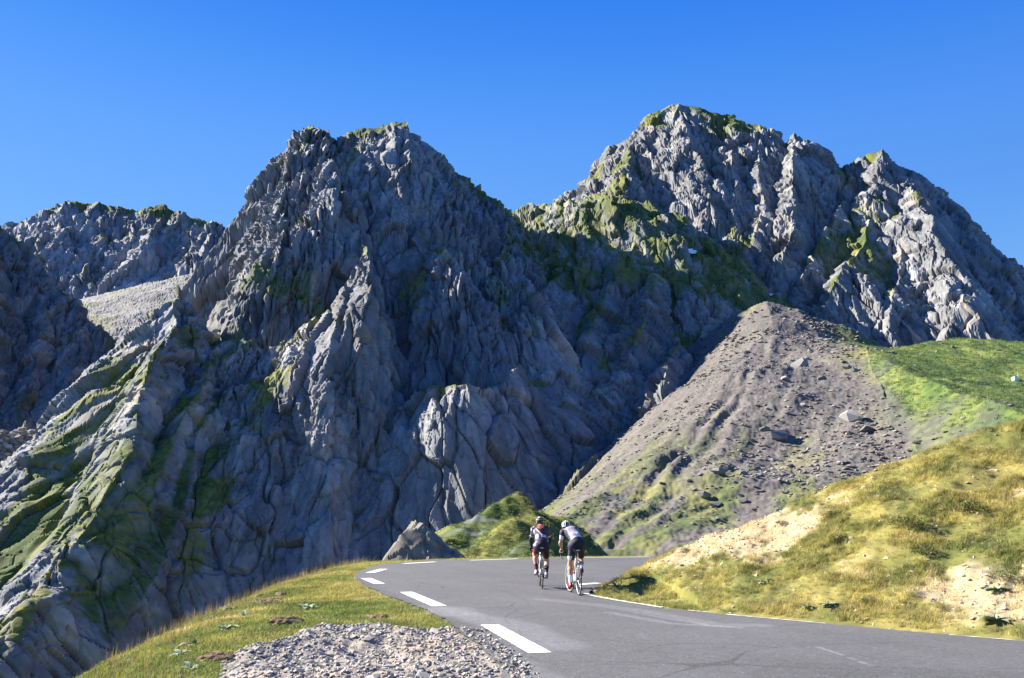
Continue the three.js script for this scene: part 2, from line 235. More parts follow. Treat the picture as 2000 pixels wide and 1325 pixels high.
function crags(x, y, d, reg) {                             // relief of bare rock, along the slope's normal: bedding, joints, blocks
  const far = d > 560 ? 1.9 : d > 400 ? 1.25 : 1, f = 1 / far; x *= f; y *= f; d *= f;
  const lf = reg === 1 ? sstep(-46, -84, x + y * .1) : 0, rt = reg === 1 ? sstep(-30, 20, x) : reg === 2 ? .35 : .2;
  // s runs across the beds, t along them: down to the left on the left flank, upright in the middle, down to the right on the slab
  const ang = lf * -.78 + rt * .75, ca = Math.cos(ang), sa = Math.sin(ang), s = x * ca + y * sa, t = -x * sa + y * ca;
  const q1 = noise3(x / 19, y / 19, d / 19), q2 = noise3(x / 8 + 7, y / 8, d / 8);
  const mod = clamp(.5 + q1 * .9 + noise3(x / 50, y / 50 + 3, d / 50) * .8, 0, 1.1);
  const r1 = 1 - 2 * Math.abs(noise3(s / 6.2 + q2 * .35, t / 34, d / 15)), r2 = 1 - 2 * Math.abs(noise3(s / 2.9, t / 14 + q1, d / 8));
  const rough = clamp(.3 + mod * .8 + .5 * noise3(x / 23 + 40, y / 30, d / 23) - .45 * rt * (reg === 1 ? sstep(.2, -.4, q1) : 0), .12, 1.15);
  const k1 = blocks(s / 6.8 + q2 * .4, t / 21 + q1 * .5, d / 12, 0), e1 = EDGE, k2 = blocks(s / 2.9 + q2 * .5, t / 7.2 + q1, d / 4.6, 50), e2 = EDGE, k3 = blocks(s / 1.15 + q2, t / 2.7, d / 1.8, 99), e3 = EDGE;
  const n7 = noise3(x / .5, y / .6, d / .5);
  const h = r1 * 1.0 + r2 * .32 * rough + k1 * 2.6 + k2 * 1.3 * (.25 + rough * .75) - (1.0 * sstep(.09, 0, e1) + .42 * sstep(.11, 0, e2) * (.4 + .6 * rough));
  HI = (k3 * .6 * rough + n7 * .13 * (.4 + rough * .6)) * (far > 1 ? far : clamp(d / 280, .7, 1));
  TONE = noise3(s / 4.2, t / 26, d / 12) * .8 + noise3(s / 1.5 + 9, t / 9, d / 5) * .6 + noise3(x / 26, y / 26 + 8, d / 26) * .8 + noise3(s / .8, t / 3.2, d / 2) * .35;
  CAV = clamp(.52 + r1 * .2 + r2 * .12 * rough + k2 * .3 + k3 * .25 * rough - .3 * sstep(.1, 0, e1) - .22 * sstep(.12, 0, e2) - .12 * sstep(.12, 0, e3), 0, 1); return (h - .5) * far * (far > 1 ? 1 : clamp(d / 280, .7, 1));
}
const terrainParts = {};
{
  // columns of azimuth, rows packed where a slope shows large from the road
  const A0 = -.72, A1 = .62, NC = QUALITY.nc, NR = QUALITY.nr, R0 = 50, R1 = 1150;
  const CA = 220, CR = 460, W = new Float32Array(CA * CR), rad = k => R0 * Math.pow(R1 / R0, k / (CR - 1));
  for (let i = 0; i < CA; i++) {
    const az = mix(A0, A1, i / (CA - 1)), sa = Math.sin(az), ca = Math.cos(az); let top = -9, last = -.9;
    for (let k = 0; k < CR; k++) {
      const r = rad(k), e = (macro(sa * r, ca * r) - EYE) / r; let w = .0009;
      if (e > last) w += (e - last) * (e > top - .012 ? 1 : .12);
      if (e > top) top = e; last = e; W[i * CR + k] = w;
    }
  }
  const B = new Float32Array(W.length), C = new Float32Array(W.length);
  for (let i = 0; i < CA; i++) for (let k = 0; k < CR; k++) { let s = 0, n = 0; for (let j = -7; j <= 7; j++) { const q = k + j; if (q >= 0 && q < CR) { s += W[i * CR + q]; n++; } } B[i * CR + k] = s / n; }
  for (let i = 0; i < CA; i++) for (let k = 0; k < CR; k++) { let s = 0, n = 0; for (let j = -6; j <= 6; j++) { const q = i + j; if (q >= 0 && q < CA) { s += B[q * CR + k]; n++; } } C[i * CR + k] = s / n; }
  const CDF = new Float32Array(CA * CR);
  for (let i = 0; i < CA; i++) { let s = 0; for (let k = 0; k < CR; k++) { CDF[i * CR + k] = s; s += C[i * CR + k]; } const e = CDF[i * CR + CR - 1]; for (let k = 0; k < CR; k++) CDF[i * CR + k] /= e; }
  const N = NC * NR, pos = new Float32Array(N * 3), reg = new Uint8Array(N), cav = new Float32Array(N), tone = new Float32Array(N), green = new Float32Array(N), line = new Float32Array(CR);
  const azOf = t => { const inside = .56; return t < .06 ? mix(A0, -inside, t / .06) : t > .97 ? mix(inside, A1, (t - .97) / .03) : mix(-inside, inside, (t - .06) / .91); };
  for (let i = 0; i < NC; i++) {
    const az = azOf(i / (NC - 1)), f = (az - A0) / (A1 - A0) * (CA - 1), i0 = Math.min(CA - 2, Math.floor(f)), t = f - i0, sa = Math.sin(az), ca = Math.cos(az);
    for (let k = 0; k < CR; k++) line[k] = mix(CDF[i0 * CR + k], CDF[(i0 + 1) * CR + k], t);
    let k = 0;
    for (let j = 0; j < NR; j++) {
      const q = j / (NR - 1); while (k < CR - 2 && line[k + 1] < q) k++;
      const r = rad(k + clamp((q - line[k]) / (line[k + 1] - line[k] + 1e-12), 0, 1)), x = sa * r, d = ca * r, o = i * NR + j;
      pos[o * 3] = x; pos[o * 3 + 1] = surface(x, d); pos[o * 3 + 2] = -d; reg[o] = OUT.reg; cav[o] = OUT.cav;
    }
  }
  // bare rock is pushed out along the normal of the smooth slope
  {
    const base = pos.slice();
    for (let i = 0; i < NC; i++) for (let j = 0; j < NR; j++) {
      const o = i * NR + j; if (reg[o] >= 5 && reg[o] !== 9 && reg[o] !== 11 || reg[o] === 0) continue;
      const s = 5, il = Math.max(0, i - s), ir = Math.min(NC - 1, i + s), jl = Math.max(0, j - s), jr = Math.min(NR - 1, j + s);
      const a = (ir * NR + j) * 3, b = (il * NR + j) * 3, c = (i * NR + jr) * 3, e = (i * NR + jl) * 3;
      const ux = base[a] - base[b], uy = base[a + 1] - base[b + 1], uz = base[a + 2] - base[b + 2], vx = base[c] - base[e], vy = base[c + 1] - base[e + 1], vz = base[c + 2] - base[e + 2];
      let nx = uy * vz - uz * vy, ny = uz * vx - ux * vz, nz = ux * vy - uy * vx; const L = (Math.hypot(nx, ny, nz) || 1) * (ny < 0 ? -1 : 1); nx /= L; ny /= L; nz /= L;
      let h = crags(base[o * 3], base[o * 3 + 1], -base[o * 3 + 2], reg[o]) * (reg[o] === 9 ? .35 : 1);
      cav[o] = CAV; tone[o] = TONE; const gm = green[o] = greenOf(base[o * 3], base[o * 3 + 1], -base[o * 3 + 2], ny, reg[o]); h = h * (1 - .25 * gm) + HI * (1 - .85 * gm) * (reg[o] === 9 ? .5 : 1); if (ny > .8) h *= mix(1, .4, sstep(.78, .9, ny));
      pos[o * 3] += nx * h; pos[o * 3 + 1] += ny * h; pos[o * 3 + 2] += nz * h;
    }
  }
  // normals on the grid, for colouring by slope
  const col = new Float32Array(N * 3);
  const c3 = [0, 0, 0];
  for (let i = 0; i < NC; i++) for (let j = 0; j < NR; j++) {
    const o = i * NR + j, s = 4, il = Math.max(0, i - s), ir = Math.min(NC - 1, i + s), jl = Math.max(0, j - s), jr = Math.min(NR - 1, j + s);
    const a = (ir * NR + j) * 3, b = (il * NR + j) * 3, c = (i * NR + jr) * 3, e = (i * NR + jl) * 3;
    const ux = pos[a] - pos[b], uy = pos[a + 1] - pos[b + 1], uz = pos[a + 2] - pos[b + 2], vx = pos[c] - pos[e], vy = pos[c + 1] - pos[e + 1], vz = pos[c + 2] - pos[e + 2];
    let nx = uy * vz - uz * vy, ny = uz * vx - ux * vz, nz = ux * vy - uy * vx; const L = Math.hypot(nx, ny, nz) || 1; ny = Math.abs(ny) / L;
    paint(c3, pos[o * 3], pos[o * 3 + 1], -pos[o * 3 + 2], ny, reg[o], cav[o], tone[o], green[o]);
    col[o * 3] = c3[0]; col[o * 3 + 1] = c3[1]; col[o * 3 + 2] = c3[2];
  }
  const idx = {};
  for (let i = 0; i + 1 < NC; i++) for (let j = 0; j + 1 < NR; j++) {
    const a = i * NR + j, b = a + NR, c = b + 1, e = a + 1;
    const R = reg[a] === 11 ? 2 : reg[a] === 10 ? 3 : reg[a]; const I = idx[R] ??= [];
    const flip = Math.abs(pos[a * 3 + 1] - pos[c * 3 + 1]) > Math.abs(pos[b * 3 + 1] - pos[e * 3 + 1]);
    if (flip) I.push(a, b, e, b, c, e); else I.push(a, b, c, a, c, e);
  }
  for (const R in idx) {                                   // each landform is a mesh of its own with only its own vertices
    const I = idx[R], map = new Int32Array(N).fill(-1), ind = new Uint32Array(I.length); let n = 0;
    for (let q = 0; q < I.length; q++) { if (map[I[q]] < 0) map[I[q]] = n++; ind[q] = map[I[q]]; }
    const P = new Float32Array(n * 3), K = new Float32Array(n * 3);
    for (let q = 0; q < N; q++) if (map[q] >= 0) for (let e = 0; e < 3; e++) { P[map[q] * 3 + e] = pos[q * 3 + e]; K[map[q] * 3 + e] = col[q * 3 + e]; }
    const g = new THREE.BufferGeometry(); g.setAttribute('position', new THREE.BufferAttribute(P, 3)); g.setAttribute('color', new THREE.BufferAttribute(K, 3)); g.setIndex(new THREE.BufferAttribute(ind, 1)); g.computeVertexNormals();
    terrainParts[R] = g;
  }
}
function greenOf(x, y, d, ny, reg) {                       // how grassy a piece of the rocky slopes is
  if (reg === 9) return 0;
  const n1 = noise(x / 30, d / 30 + y / 30), n2 = noise(x / 7 + 5, d / 7 - y / 6), n3 = noise(x / 2.2, d / 2.2 + y / 2);
  let bias = reg === 1 ? -.055 - .2 * sstep(-30, 40, x) * sstep(60, 20, y) : reg === 2 ? -.12 : reg === 4 ? -.06 : reg === 11 ? .16 : -.12;
  for (let i = 0; i < PATCH.length; i++) { const p = PATCH[i], q = ((x - p[0]) ** 2 + (d - p[1]) ** 2) * p[2]; if (q < 1.6) bias += p[3] * .62 * (q < .5 ? 1 : (1.6 - q) / 1.1); }
  return sstep(.36, .48, ny) * sstep(.66, .82, ny + bias + n1 * .07 + n2 * .13 + n3 * .12 + .07 * noise(x / .9, d / .9 + y) + (reg === 1 ? .15 * sstep(0, -70, x) * noise((x - y) / 6, (x + y) / 40 + d / 30) : 0));
}
function paint(o, x, y, d, ny, reg, cav, tone = 0, green = 0) {
  const n1 = noise(x / 30, d / 30 + y / 30), n2 = noise(x / 7 + 5, d / 7 - y / 6), n3 = noise(x / 2.2, d / 2.2 + y / 2), n4 = noise(x / .9, d / .9 + y);
  let r, g, b;
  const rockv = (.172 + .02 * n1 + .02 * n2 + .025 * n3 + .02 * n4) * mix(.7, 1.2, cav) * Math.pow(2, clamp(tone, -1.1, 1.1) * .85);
  const warm = sstep(.1, .8, n1 * .5 + n2 * .5 + tone * .35 + .05);
  r = rockv * mix(.98, 1.16, warm); g = rockv * mix(1, 1.0, warm); b = rockv * mix(1.04, .86, warm);
  const gv = .85 + .3 * n2 + .3 * n3 + .25 * n4, yel = sstep(-.5, .7, n2 + n3 * .5);
  const gr = mix(.085, .150, yel) * gv, gg = mix(.125, .150, yel) * gv, gb = mix(.022, .032, yel) * gv;
  let grass = 0;
  if (reg === 5 || reg === 6) {                            // scree running into meadow
    const v = (.108 + .02 * n1 + .02 * n2 + .032 * n3 + .032 * n4); r = v * 1.09; g = v * .97; b = v * .90;
    const m = x - (63 + (d - 140) * .25), low = sstep(24, 2, y + n1 * 6 + n2 * 3 - (d < 130 ? 3 : 0)), streak = noise((x * .83 - d * .56) / 4 + n1, (x * .56 + d * .83) / 40);
    grass = Math.max(.8 * low * sstep(-.3, .3, streak * .9 + n2 * .4 + n3 * .3), .4 * sstep(.35, .6, n1 * .6 + n2 * .5), sstep(-5, 9, m + n1 * 7 + n2 * 5 + n3 * 3) * sstep(-.75, -.1, n1 * .4 + n2 * .4 + n3 * .3 + .4));
  }
  else if (reg === 8) { grass = sstep(-.55, .0, n2 * .5 + n3 * .4 + .15); }
  else if (reg === 7 || reg === 10) { const v = .17 + .04 * n2 + .05 * n3 + .05 * n4; r = v * 1.02; g = v; b = v * .95; grass = .5 * sstep(.2, .5, n1 + n2 * .4); }
  else if (reg === 9) { r = .20; g = .185; b = .15; const v = .85 + .3 * n3 + .25 * n4; r *= v; g *= v; b *= v; }
  else if (reg !== 0) {
    grass = clamp(green * mix(.55, 1.1, sstep(.35, .7, ny)) + .25 * green * n3, 0, 1) * (1 - .7 * sstep(.15, .6, tone + .3 * n2));
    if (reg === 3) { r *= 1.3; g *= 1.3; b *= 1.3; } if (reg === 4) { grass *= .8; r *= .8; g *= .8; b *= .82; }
  } else { const v = .13 + .03 * n2 + .03 * n3; r = v; g = v * .95; b = v * .85; grass = sstep(-.3, .2, n2 * .6 + n1 * .4 + .1); }
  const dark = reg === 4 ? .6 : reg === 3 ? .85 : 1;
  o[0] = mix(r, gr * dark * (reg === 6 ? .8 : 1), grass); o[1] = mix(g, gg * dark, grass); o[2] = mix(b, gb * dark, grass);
}
{
  const m = std({ vertexColors: true, flatShading: true, roughness: .96 });
  const sm = std({ vertexColors: true, roughness: 1 });
  const put = (R, name, label, category, mat) => { if (!terrainParts[R]) return; const o = new THREE.Mesh(terrainParts[R], mat); o.castShadow = o.receiveShadow = true; place(name, o, label, category, null, 'structure'); };
  put(1, 'mountain', 'nearest grey rock mountain with a toothed summit and steep ribbed walls left of the pass', 'mountain', m);
  put(2, 'mountain', 'broad pale rock mountain with a grassy saddle behind the scree on the right', 'mountain', m);
  put(3, 'mountain', 'farthest low rocky mountain on the left skyline with a pale scree slope below', 'mountain', m);
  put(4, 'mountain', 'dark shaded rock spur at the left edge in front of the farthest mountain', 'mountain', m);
  put(5, 'scree_slope', 'grey scree fan running down from the gully to the road bend', 'scree', sm);
  put(6, 'meadow', 'green alpine meadow below the right mountain', 'meadow', sm);
  put(7, 'boulder_field', 'pale boulder field at the foot of the dark left spur', 'boulders', m);
  put(8, 'mound', 'small green grassy mound behind the cyclists', 'mound', sm);
  put(9, 'earth_cone', 'pointed bare earth cone just beyond the bend of the road', 'mound', m);
  put(0, 'valley', 'shaded valley floor below the grassy verge', 'valley', sm);
}
// ---------------------------------------------------------------- near ground: road bend, grassy shelf, gravel, bank
const gp = (px, py, y = 0) => { const [a, b] = ray(px, py), D = (y - EYE) / b; return [a * D, D]; };          // the point of level ground seen there: x, depth
const OUTER = [[1.9, 1.0], [1.35, 4], [.72, 7], ...[[988, 1325], [975, 1300], [932, 1258], [904, 1242], [878, 1214], [824, 1189], [760, 1165], [716, 1146], [692, 1129], [697, 1119], [722, 1108], [758, 1101], [800, 1097], [900, 1093], [1000, 1091], [1100, 1089], [1270, 1087.5]].map(p => gp(...p)), [14, 41.5], [24, 43.5], [40, 48]];
const INNER = [[40, 35], [24, 33], [14, 31], [8, 28.5], [5.2, 26], [3.8, 24.1], [2.9, 22.6], ...[[1168, 1147], [1152, 1154], [1152, 1163], [1200, 1173], [1294, 1188], [1430, 1202], [1640, 1221], [1870, 1242], [2000, 1253]].map(p => gp(...p)), [9.2, 9.3], [14, 4], [18, 1]];
const SHELF = [[-5, -4], [-4.6, 3], ...[[200, 1325], [262, 1272], [338, 1215], [444, 1166], [540, 1135], [622, 1106], [700, 1091]].map(p => gp(p[0], p[1], -.1)), [-4.5, 43.5], [1, 45.2], [8, 45.5], [16, 45.6], [26, 47], [44, 52]];
const GRAVEL = [[360, 1380], [405, 1310], [425, 1283], [445, 1258], [520, 1240], [560, 1226], [640, 1222], [700, 1214], [770, 1219], [830, 1226], [895, 1224], [960, 1260], [1010, 1320], [1100, 1400]].map(p => gp(...p));
const BCREST = [[22, 30, 2.6], [9, 30, 1.0], ...[[1205, 1136, 20.9], [1262, 1093, 21.1], [1300, 1074, 21.1], [1400, 1034, 20.9], [1540, 985, 20.5], [1700, 922, 20], [1850, 873, 20], [2000, 828, 20], [2250, 760, 20]].map(p => { const q = at(...p); return [q[0], q[2], q[1]]; })].slice(2);
function segd(x, d, L, out) {                              // distance to a polyline; out: height along it, side
  let best = 1e9;
  for (let i = 0; i + 1 < L.length; i++) {
    const a = L[i], b = L[i + 1], ex = b[0] - a[0], ed = b[1] - a[1]; let t = ((x - a[0]) * ex + (d - a[1]) * ed) / (ex * ex + ed * ed); t = clamp(t, 0, 1);
    const qx = x - a[0] - t * ex, qd = d - a[1] - t * ed, D = qx * qx + qd * qd;
    if (D < best) { best = D; if (out) { out.v = a.length > 2 ? a[2] + t * (b[2] - a[2]) : 0; out.side = ex * qd - ed * qx; } }
  }
  return Math.sqrt(best);
}
const inPoly = (x, d, P) => { let c = false; for (let i = 0, j = P.length - 1; i < P.length; j = i++) { const a = P[i], b = P[j]; if (a[1] > d !== b[1] > d && x < (b[0] - a[0]) * (d - a[1]) / (b[1] - a[1]) + a[0]) c = !c; } return c; };
const ROAD = [...OUTER, ...INNER];
const so = { v: 0, side: 0 };
const NG = { y: 0, kind: 0, w: 0 };                        // kinds: 0 under the road, 1 grass shelf, 2 gravel, 3 bank
function ground(x, d) {
  const inside = inPoly(x, d, ROAD), dO = segd(x, d, OUTER), dI = segd(x, d, INNER), n1 = noise(x / 2.1, d / 2.1), n2 = noise(x / .62 + 9, d / .62), n3 = noise(x / .21, d / .21 + 31), n4 = noise(x / 6 + 2, d / 6);
  if (inside) { NG.kind = 0; NG.w = Math.min(dO, dI); NG.y = -.014 - .07 * Math.min(1, NG.w * 2); return NG.y; }
  if (dI < dO) {                                           // bank inside the bend
    const c = segd(x, d, BCREST, so), back = so.side > 0 ? 0 : 1, t = dI / (dI + c + 1e-4);
    let y = so.v * Math.pow(t, .95) - .012;
    const k = sstep(0, 1.2, dI);
    const lump = Math.max(0, noise(x / .9 + 40, d / .9 + y * .7)) ;
    y += k * (n4 * .16 + n1 * .13 + n2 * .075 + lump * .14 + n3 * .045) + (1 - k) * .02 * n3;
    // hollow beside the inner kerb
    const hp = (x - HOLE[0]) ** 2 + (d - HOLE[1]) ** 2; y -= .42 * Math.exp(-hp / .16);
    const h2 = (x - NOTCH[0]) ** 2 + ((d - NOTCH[1]) * .7) ** 2; y -= .12 * Math.exp(-h2 / .12);
    NG.kind = 3; NG.w = dI; NG.y = y; return y;
  }
  const e = segd(x, d, SHELF, so) * (so.side > 0 ? 1 : -1), e2 = e + n1 * .35 + n2 * .12;
  let y = -.008 - .035 * Math.min(dO, 4) - .62 * (Math.sqrt(e2 * e2 + .5) + e2) * .5 * (1 + .03 * Math.max(0, e2)), kind = 1;
  y += sstep(0, .8, dO) * (n4 * .07 + n1 * .05 + n2 * .03 + n3 * .012);
  if (d < 24 && x < 3) {
    const g = inPoly(x, d, GRAVEL) ? 1 : -1, gd = g * segd(x, d, GRAVEL) + n2 * .16 + n1 * .12;
    if (gd > 0) { kind = 2; const k = sstep(0, .5, gd) * sstep(0, .7, dO); y += k * (.015 + .05 * n1 + .045 * Math.abs(n2) + .03 * n3) + .09 * sstep(.0, .6, gd) * sstep(-2.2, -3.2, x); } else if (gd > -.25 && d > 9) y += .07 * sstep(-.25, -.02, gd) * Math.max(0, noise(x / .8, d / .8 + 3) + .15);
  }
  NG.kind = kind; NG.w = dO; NG.y = y; return y;
}
const HOLE = gp(1176, 1156), NOTCH = gp(1268, 1170);
const BARE = [[1420, 1058, 1.3, .8], [1520, 1030, 1.5, .75], [1345, 1085, .9, .6], [1600, 1020, .9, .45], [1480, 1090, .9, .5], [1930, 1130, 1.0, .85], [1850, 1150, .6, .6], [1985, 1190, .9, .75], [1720, 1085, .8, .45], [1620, 1130, .7, .4]].map(([px, py, r, s]) => { const D = nearHit(px, py); return [ray(px, py)[0] * D, D, r, s]; });
function nearHit(px, py) { const [a, b] = ray(px, py); for (let D = 5; D < 46; D += .1) if (ground(a * D, D) > EYE + b * D) return D; return 20; }
function nearPaint(o, x, y, d, kind, w, ny) {
  const n1 = noise(x / 2.3, d / 2.3 + 7), n2 = noise(x / .7, d / .7 + y), n3 = noise(x / .22, d / .22 + y * 2), n4 = noise(x / .09, d / .09);
  if (kind === 0) { const v = .10 + .02 * n3 + .02 * n4; o[0] = v; o[1] = v * .98; o[2] = v * .95; return 0; }
  if (kind === 2) { const v = .21 + .05 * n1 + .06 * n2 + .07 * n3 + .06 * n4, br = sstep(.1, .6, n1 * .6 + n2 * .5); o[0] = v * mix(1.08, 1.16, br); o[1] = v * mix(.96, .9, br); o[2] = v * mix(.82, .66, br); return 0; }
  let bare = 0;
  if (kind === 3) { for (const b of BARE) { const q = ((x - b[0]) ** 2 + (d - b[1]) ** 2) / (b[2] * b[2]); bare += b[3] * Math.exp(-q); } bare = sstep(.45, .85, bare * .85 + n1 * .14 + n2 * .4 + n3 * .26) * .88; bare = Math.max(bare, .6 * sstep(.45, .62, n1 * .3 + n2 * .5 + n3 * .3)); }
  else bare = .8 * sstep(.4, .62, n1 * .4 + n2 * .5 + n3 * .2) * (d > 8 ? 1 : .3);
  const g = .85 + .22 * n2 + .25 * n3, dry = kind === 3 ? sstep(-.7, .5, n1 * .6 + n2 * .5 + .1) : sstep(-.5, .8, n1 * .7 + n2 * .3 + (d > 20 ? .25 : 0));
  const gr = mix(.10, .25, dry) * g, gg = mix(.125, .215, dry) * g, gb = mix(.018, .055, dry) * g, e = .9 + .15 * n3 + .2 * n4;
  o[0] = mix(gr, .43 * e, bare); o[1] = mix(gg, .345 * e, bare); o[2] = mix(gb, .21 * e, bare);
  return 1 - bare;
}
const nearGeo = {};
{
  const NC = 620, NR = 420, A0 = -1.0, A1 = .85, pos = new Float32Array(NC * NR * 3), col = new Float32Array(NC * NR * 3), kinds = new Uint8Array(NC * NR), c = [0, 0, 0];
  for (let i = 0; i < NC; i++) for (let j = 0; j < NR; j++) {
    const az = mix(A0, A1, i / (NC - 1)), u = j / (NR - 1), r = 2.2 * Math.pow(60 / 2.2, Math.pow(u, .82)), x = Math.sin(az) * r, d = Math.cos(az) * r, o = i * NR + j;
    pos[o * 3] = x; pos[o * 3 + 1] = ground(x, d); pos[o * 3 + 2] = -d; kinds[o] = NG.kind;
    nearPaint(c, x, NG.y, d, NG.kind, NG.w, 1); col[o * 3] = c[0]; col[o * 3 + 1] = c[1]; col[o * 3 + 2] = c[2];
  }
  const idx = { 1: [], 2: [], 3: [] };
  for (let i = 0; i + 1 < NC; i++) for (let j = 0; j + 1 < NR; j++) {
    const a = i * NR + j, b = a + NR, k = b + 1, e = a + 1, K = [a, b, k, e].map(q => kinds[q]).sort(), R = K[3] === 0 ? (pos[a * 3] < 1.5 ? 1 : 3) : K[1] || K[3];
    if (K[3] === 0) { const x = pos[a * 3], d = -pos[a * 3 + 2]; if (segd(x, d, OUTER) > 1 && segd(x, d, INNER) > 1) continue; }
    idx[R].push(a, b, k, a, k, e);
  }
  for (const R in idx) {
    const I = idx[R], map = new Int32Array(NC * NR).fill(-1), P = [], K = [];
    const ind = I.map(q => { if (map[q] < 0) { map[q] = P.length / 3; P.push(pos[q * 3], pos[q * 3 + 1], pos[q * 3 + 2]); K.push(col[q * 3], col[q * 3 + 1], col[q * 3 + 2]); } return map[q]; });
    const g = new THREE.BufferGeometry(); g.setAttribute('position', new THREE.Float32BufferAttribute(P, 3)); g.setAttribute('color', new THREE.Float32BufferAttribute(K, 3)); g.setIndex(ind); g.computeVertexNormals();
    const m = new THREE.Mesh(g, std({ vertexColors: true, roughness: 1, flatShading: R === '2' })); m.castShadow = m.receiveShadow = true;
    nearGeo[R] = place({ 1: 'grass_verge', 2: 'gravel_patch', 3: 'bank' }[R], m, { 1: 'grassy shelf along the outer side of the road bend', 2: 'pale stony gravel patch beside the road in the foreground', 3: 'dry grassy bank with bare pale earth on the inner side of the bend' }[R], { 1: 'grass', 2: 'gravel', 3: 'bank' }[R], null, 'structure');
  }
}
// road sheet with its own wear, built from world positions
function tile(size, f) { const data = new Uint8Array(size * size * 4); for (let j = 0; j < size; j++) for (let i = 0; i < size; i++) { const c = f(i, j), o = (j * size + i) * 4; data[o] = clamp(c[0], 0, 255); data[o + 1] = clamp(c[1], 0, 255); data[o + 2] = clamp(c[2], 0, 255); data[o + 3] = 255; } const t = new THREE.DataTexture(data, size, size); t.wrapS = t.wrapT = THREE.RepeatWrapping; t.magFilter = THREE.LinearFilter; t.minFilter = THREE.LinearMipmapLinearFilter; t.generateMipmaps = true; t.needsUpdate = true; return t; }
const SRGB = t => { t.colorSpace = THREE.SRGBColorSpace; return t; };
const RX0 = -8, RD0 = 4, RS = 40;
let road;
{
  const P = (...a) => a.map(p => gp(...p));
  const WORN = [[P([870, 1190], [900, 1200], [1000, 1222], [1075, 1262]), .55, .28], [P([905, 1250], [990, 1300], [1040, 1330]), .5, .22], [P([1060, 1171], [1150, 1180], [1290, 1200], [1400, 1222], [1480, 1222]), .30, .26], [P([1190, 1197], [1310, 1218], [1440, 1226]), .16, .3], [P([760, 1112], [840, 1106]), .9, .14], [P([820, 1186], [900, 1200]), .45, .2], [P([1000, 1095], [1060, 1096]), .7, .1]];
  const SCR = [P([1240, 1198], [1330, 1213], [1400, 1222]), P([1575, 1257], [1640, 1278], [1700, 1300])];
  const DARK = [P([690, 1131], [760, 1166], [878, 1214], [935, 1262], [985, 1320]), P([1160, 1150], [1210, 1138])];
  const r = rng(5), S = 2048;
  const map = SRGB(tile(S, (i, j) => {
    const x = RX0 + (i + .5) / S * RS, d = RD0 + (j + .5) / S * RS, n1 = noise(x / 3, d / 3), n2 = noise(x / .8, d / .8), n3 = noise(x / .15, d / .15), sp = r();
    let v = .088 + .007 * n1 + .006 * n2 + .009 * n3 + (sp - .5) * .035 + (sp > .985 ? .07 : 0) - (sp < .02 ? .03 : 0);
    const lane = noise((x * .9 + d * .3) / .9, (d - x * .3) / 9); v += lane * .006;
    if (d < 30) {
      for (const [L, wd, s] of WORN) { const q = segd(x, d, L) / wd + n2 * .35 + n3 * .15; if (q < 1) v += s * .15 * sstep(1, .55, q) * (.7 + .5 * sp + .3 * n3); }
      for (const L of SCR) { const q = segd(x, d, L); if (q < .035 && n3 + n2 > -.1) v += .06; }
    }
    for (const L of DARK) { const q = segd(x, d, L) + n2 * .12; if (q < .4) v -= .018 * sstep(.4, .1, q); }
    const ck = Math.abs(noise(x / 2.7 + 60, d / 4.1 + n2 * .05)), ck2 = Math.abs(noise(x / 5 + 20 + n2 * .03, d / 3.1 - 8)); if (ck < .008 && n1 > -.2) v -= .035; if (ck2 < .006 && n1 < .25) v -= .03; if (noise(x / 4 + 9, d / 6) > .42) v -= .010;
    v = Math.max(.02, v); const f = c => 255 * (c <= .0031308 ? 12.92 * c : 1.055 * Math.pow(c, 1 / 2.4) - .055); return [f(v), f(v * 1.0), f(v * 1.05)];
  }));
  map.wrapS = map.wrapT = THREE.ClampToEdgeWrapping;
  const rb = rng(8), grain = new Float32Array(256 * 256).map(() => rb()), bump = tile(256, (i, j) => { let s = 0; for (let a = -1; a < 2; a++) for (let b = -1; b < 2; b++) s += grain[((j + a + 256) % 256) * 256 + (i + b + 256) % 256]; const v = s / 9 * 255; return [v, v, v]; });
  bump.repeat.set(40, 40);
  const edge = (L, amp, seed) => { const out = []; for (let i = 0; i + 1 < L.length; i++) { const a = L[i], b = L[i + 1], n = Math.max(1, Math.round(Math.hypot(b[0] - a[0], b[1] - a[1]) / .12)); for (let k = 0; k < n; k++) { const x = mix(a[0], b[0], k / n), d = mix(a[1], b[1], k / n); out.push(new THREE.Vector2(x + noise(x / .3 + seed, d / .3) * amp + noise(x / 1.3, d / 1.3 + seed) * amp, d + noise(x / .3 + 50, d / .3 + seed) * amp)); } } return out; };
  const g = new THREE.ShapeGeometry(new THREE.Shape([...edge(OUTER, .06, 3), ...edge(INNER, .035, 9)]));
  const p = g.attributes.position, uv = g.attributes.uv;
  for (let i = 0; i < p.count; i++) { const x = p.getX(i), d = p.getY(i); uv.setXY(i, (x - RX0) / RS, (d - RD0) / RS); p.setXYZ(i, x, 0, -d); }
  g.computeVertexNormals();
  road = new THREE.Mesh(g, std({ map, bumpMap: bump, bumpScale: .006, roughness: .9 })); road.receiveShadow = true;
  place('road', road, 'grey asphalt mountain road turning through a bend to the left and back right', 'road', null, 'structure');
  // painted edge lines, each its own strip 4 mm above the asphalt
  const rp = rng(12), pd = tile(128, () => { const v = 215 + rp() * 35 - (rp() < .06 ? 70 * rp() : 0); return [v, v, v * .985]; }); SRGB(pd); pd.repeat.set(2, 2);
  const paintM = std({ map: pd, color: 0xf4f2ec, roughness: .8 });
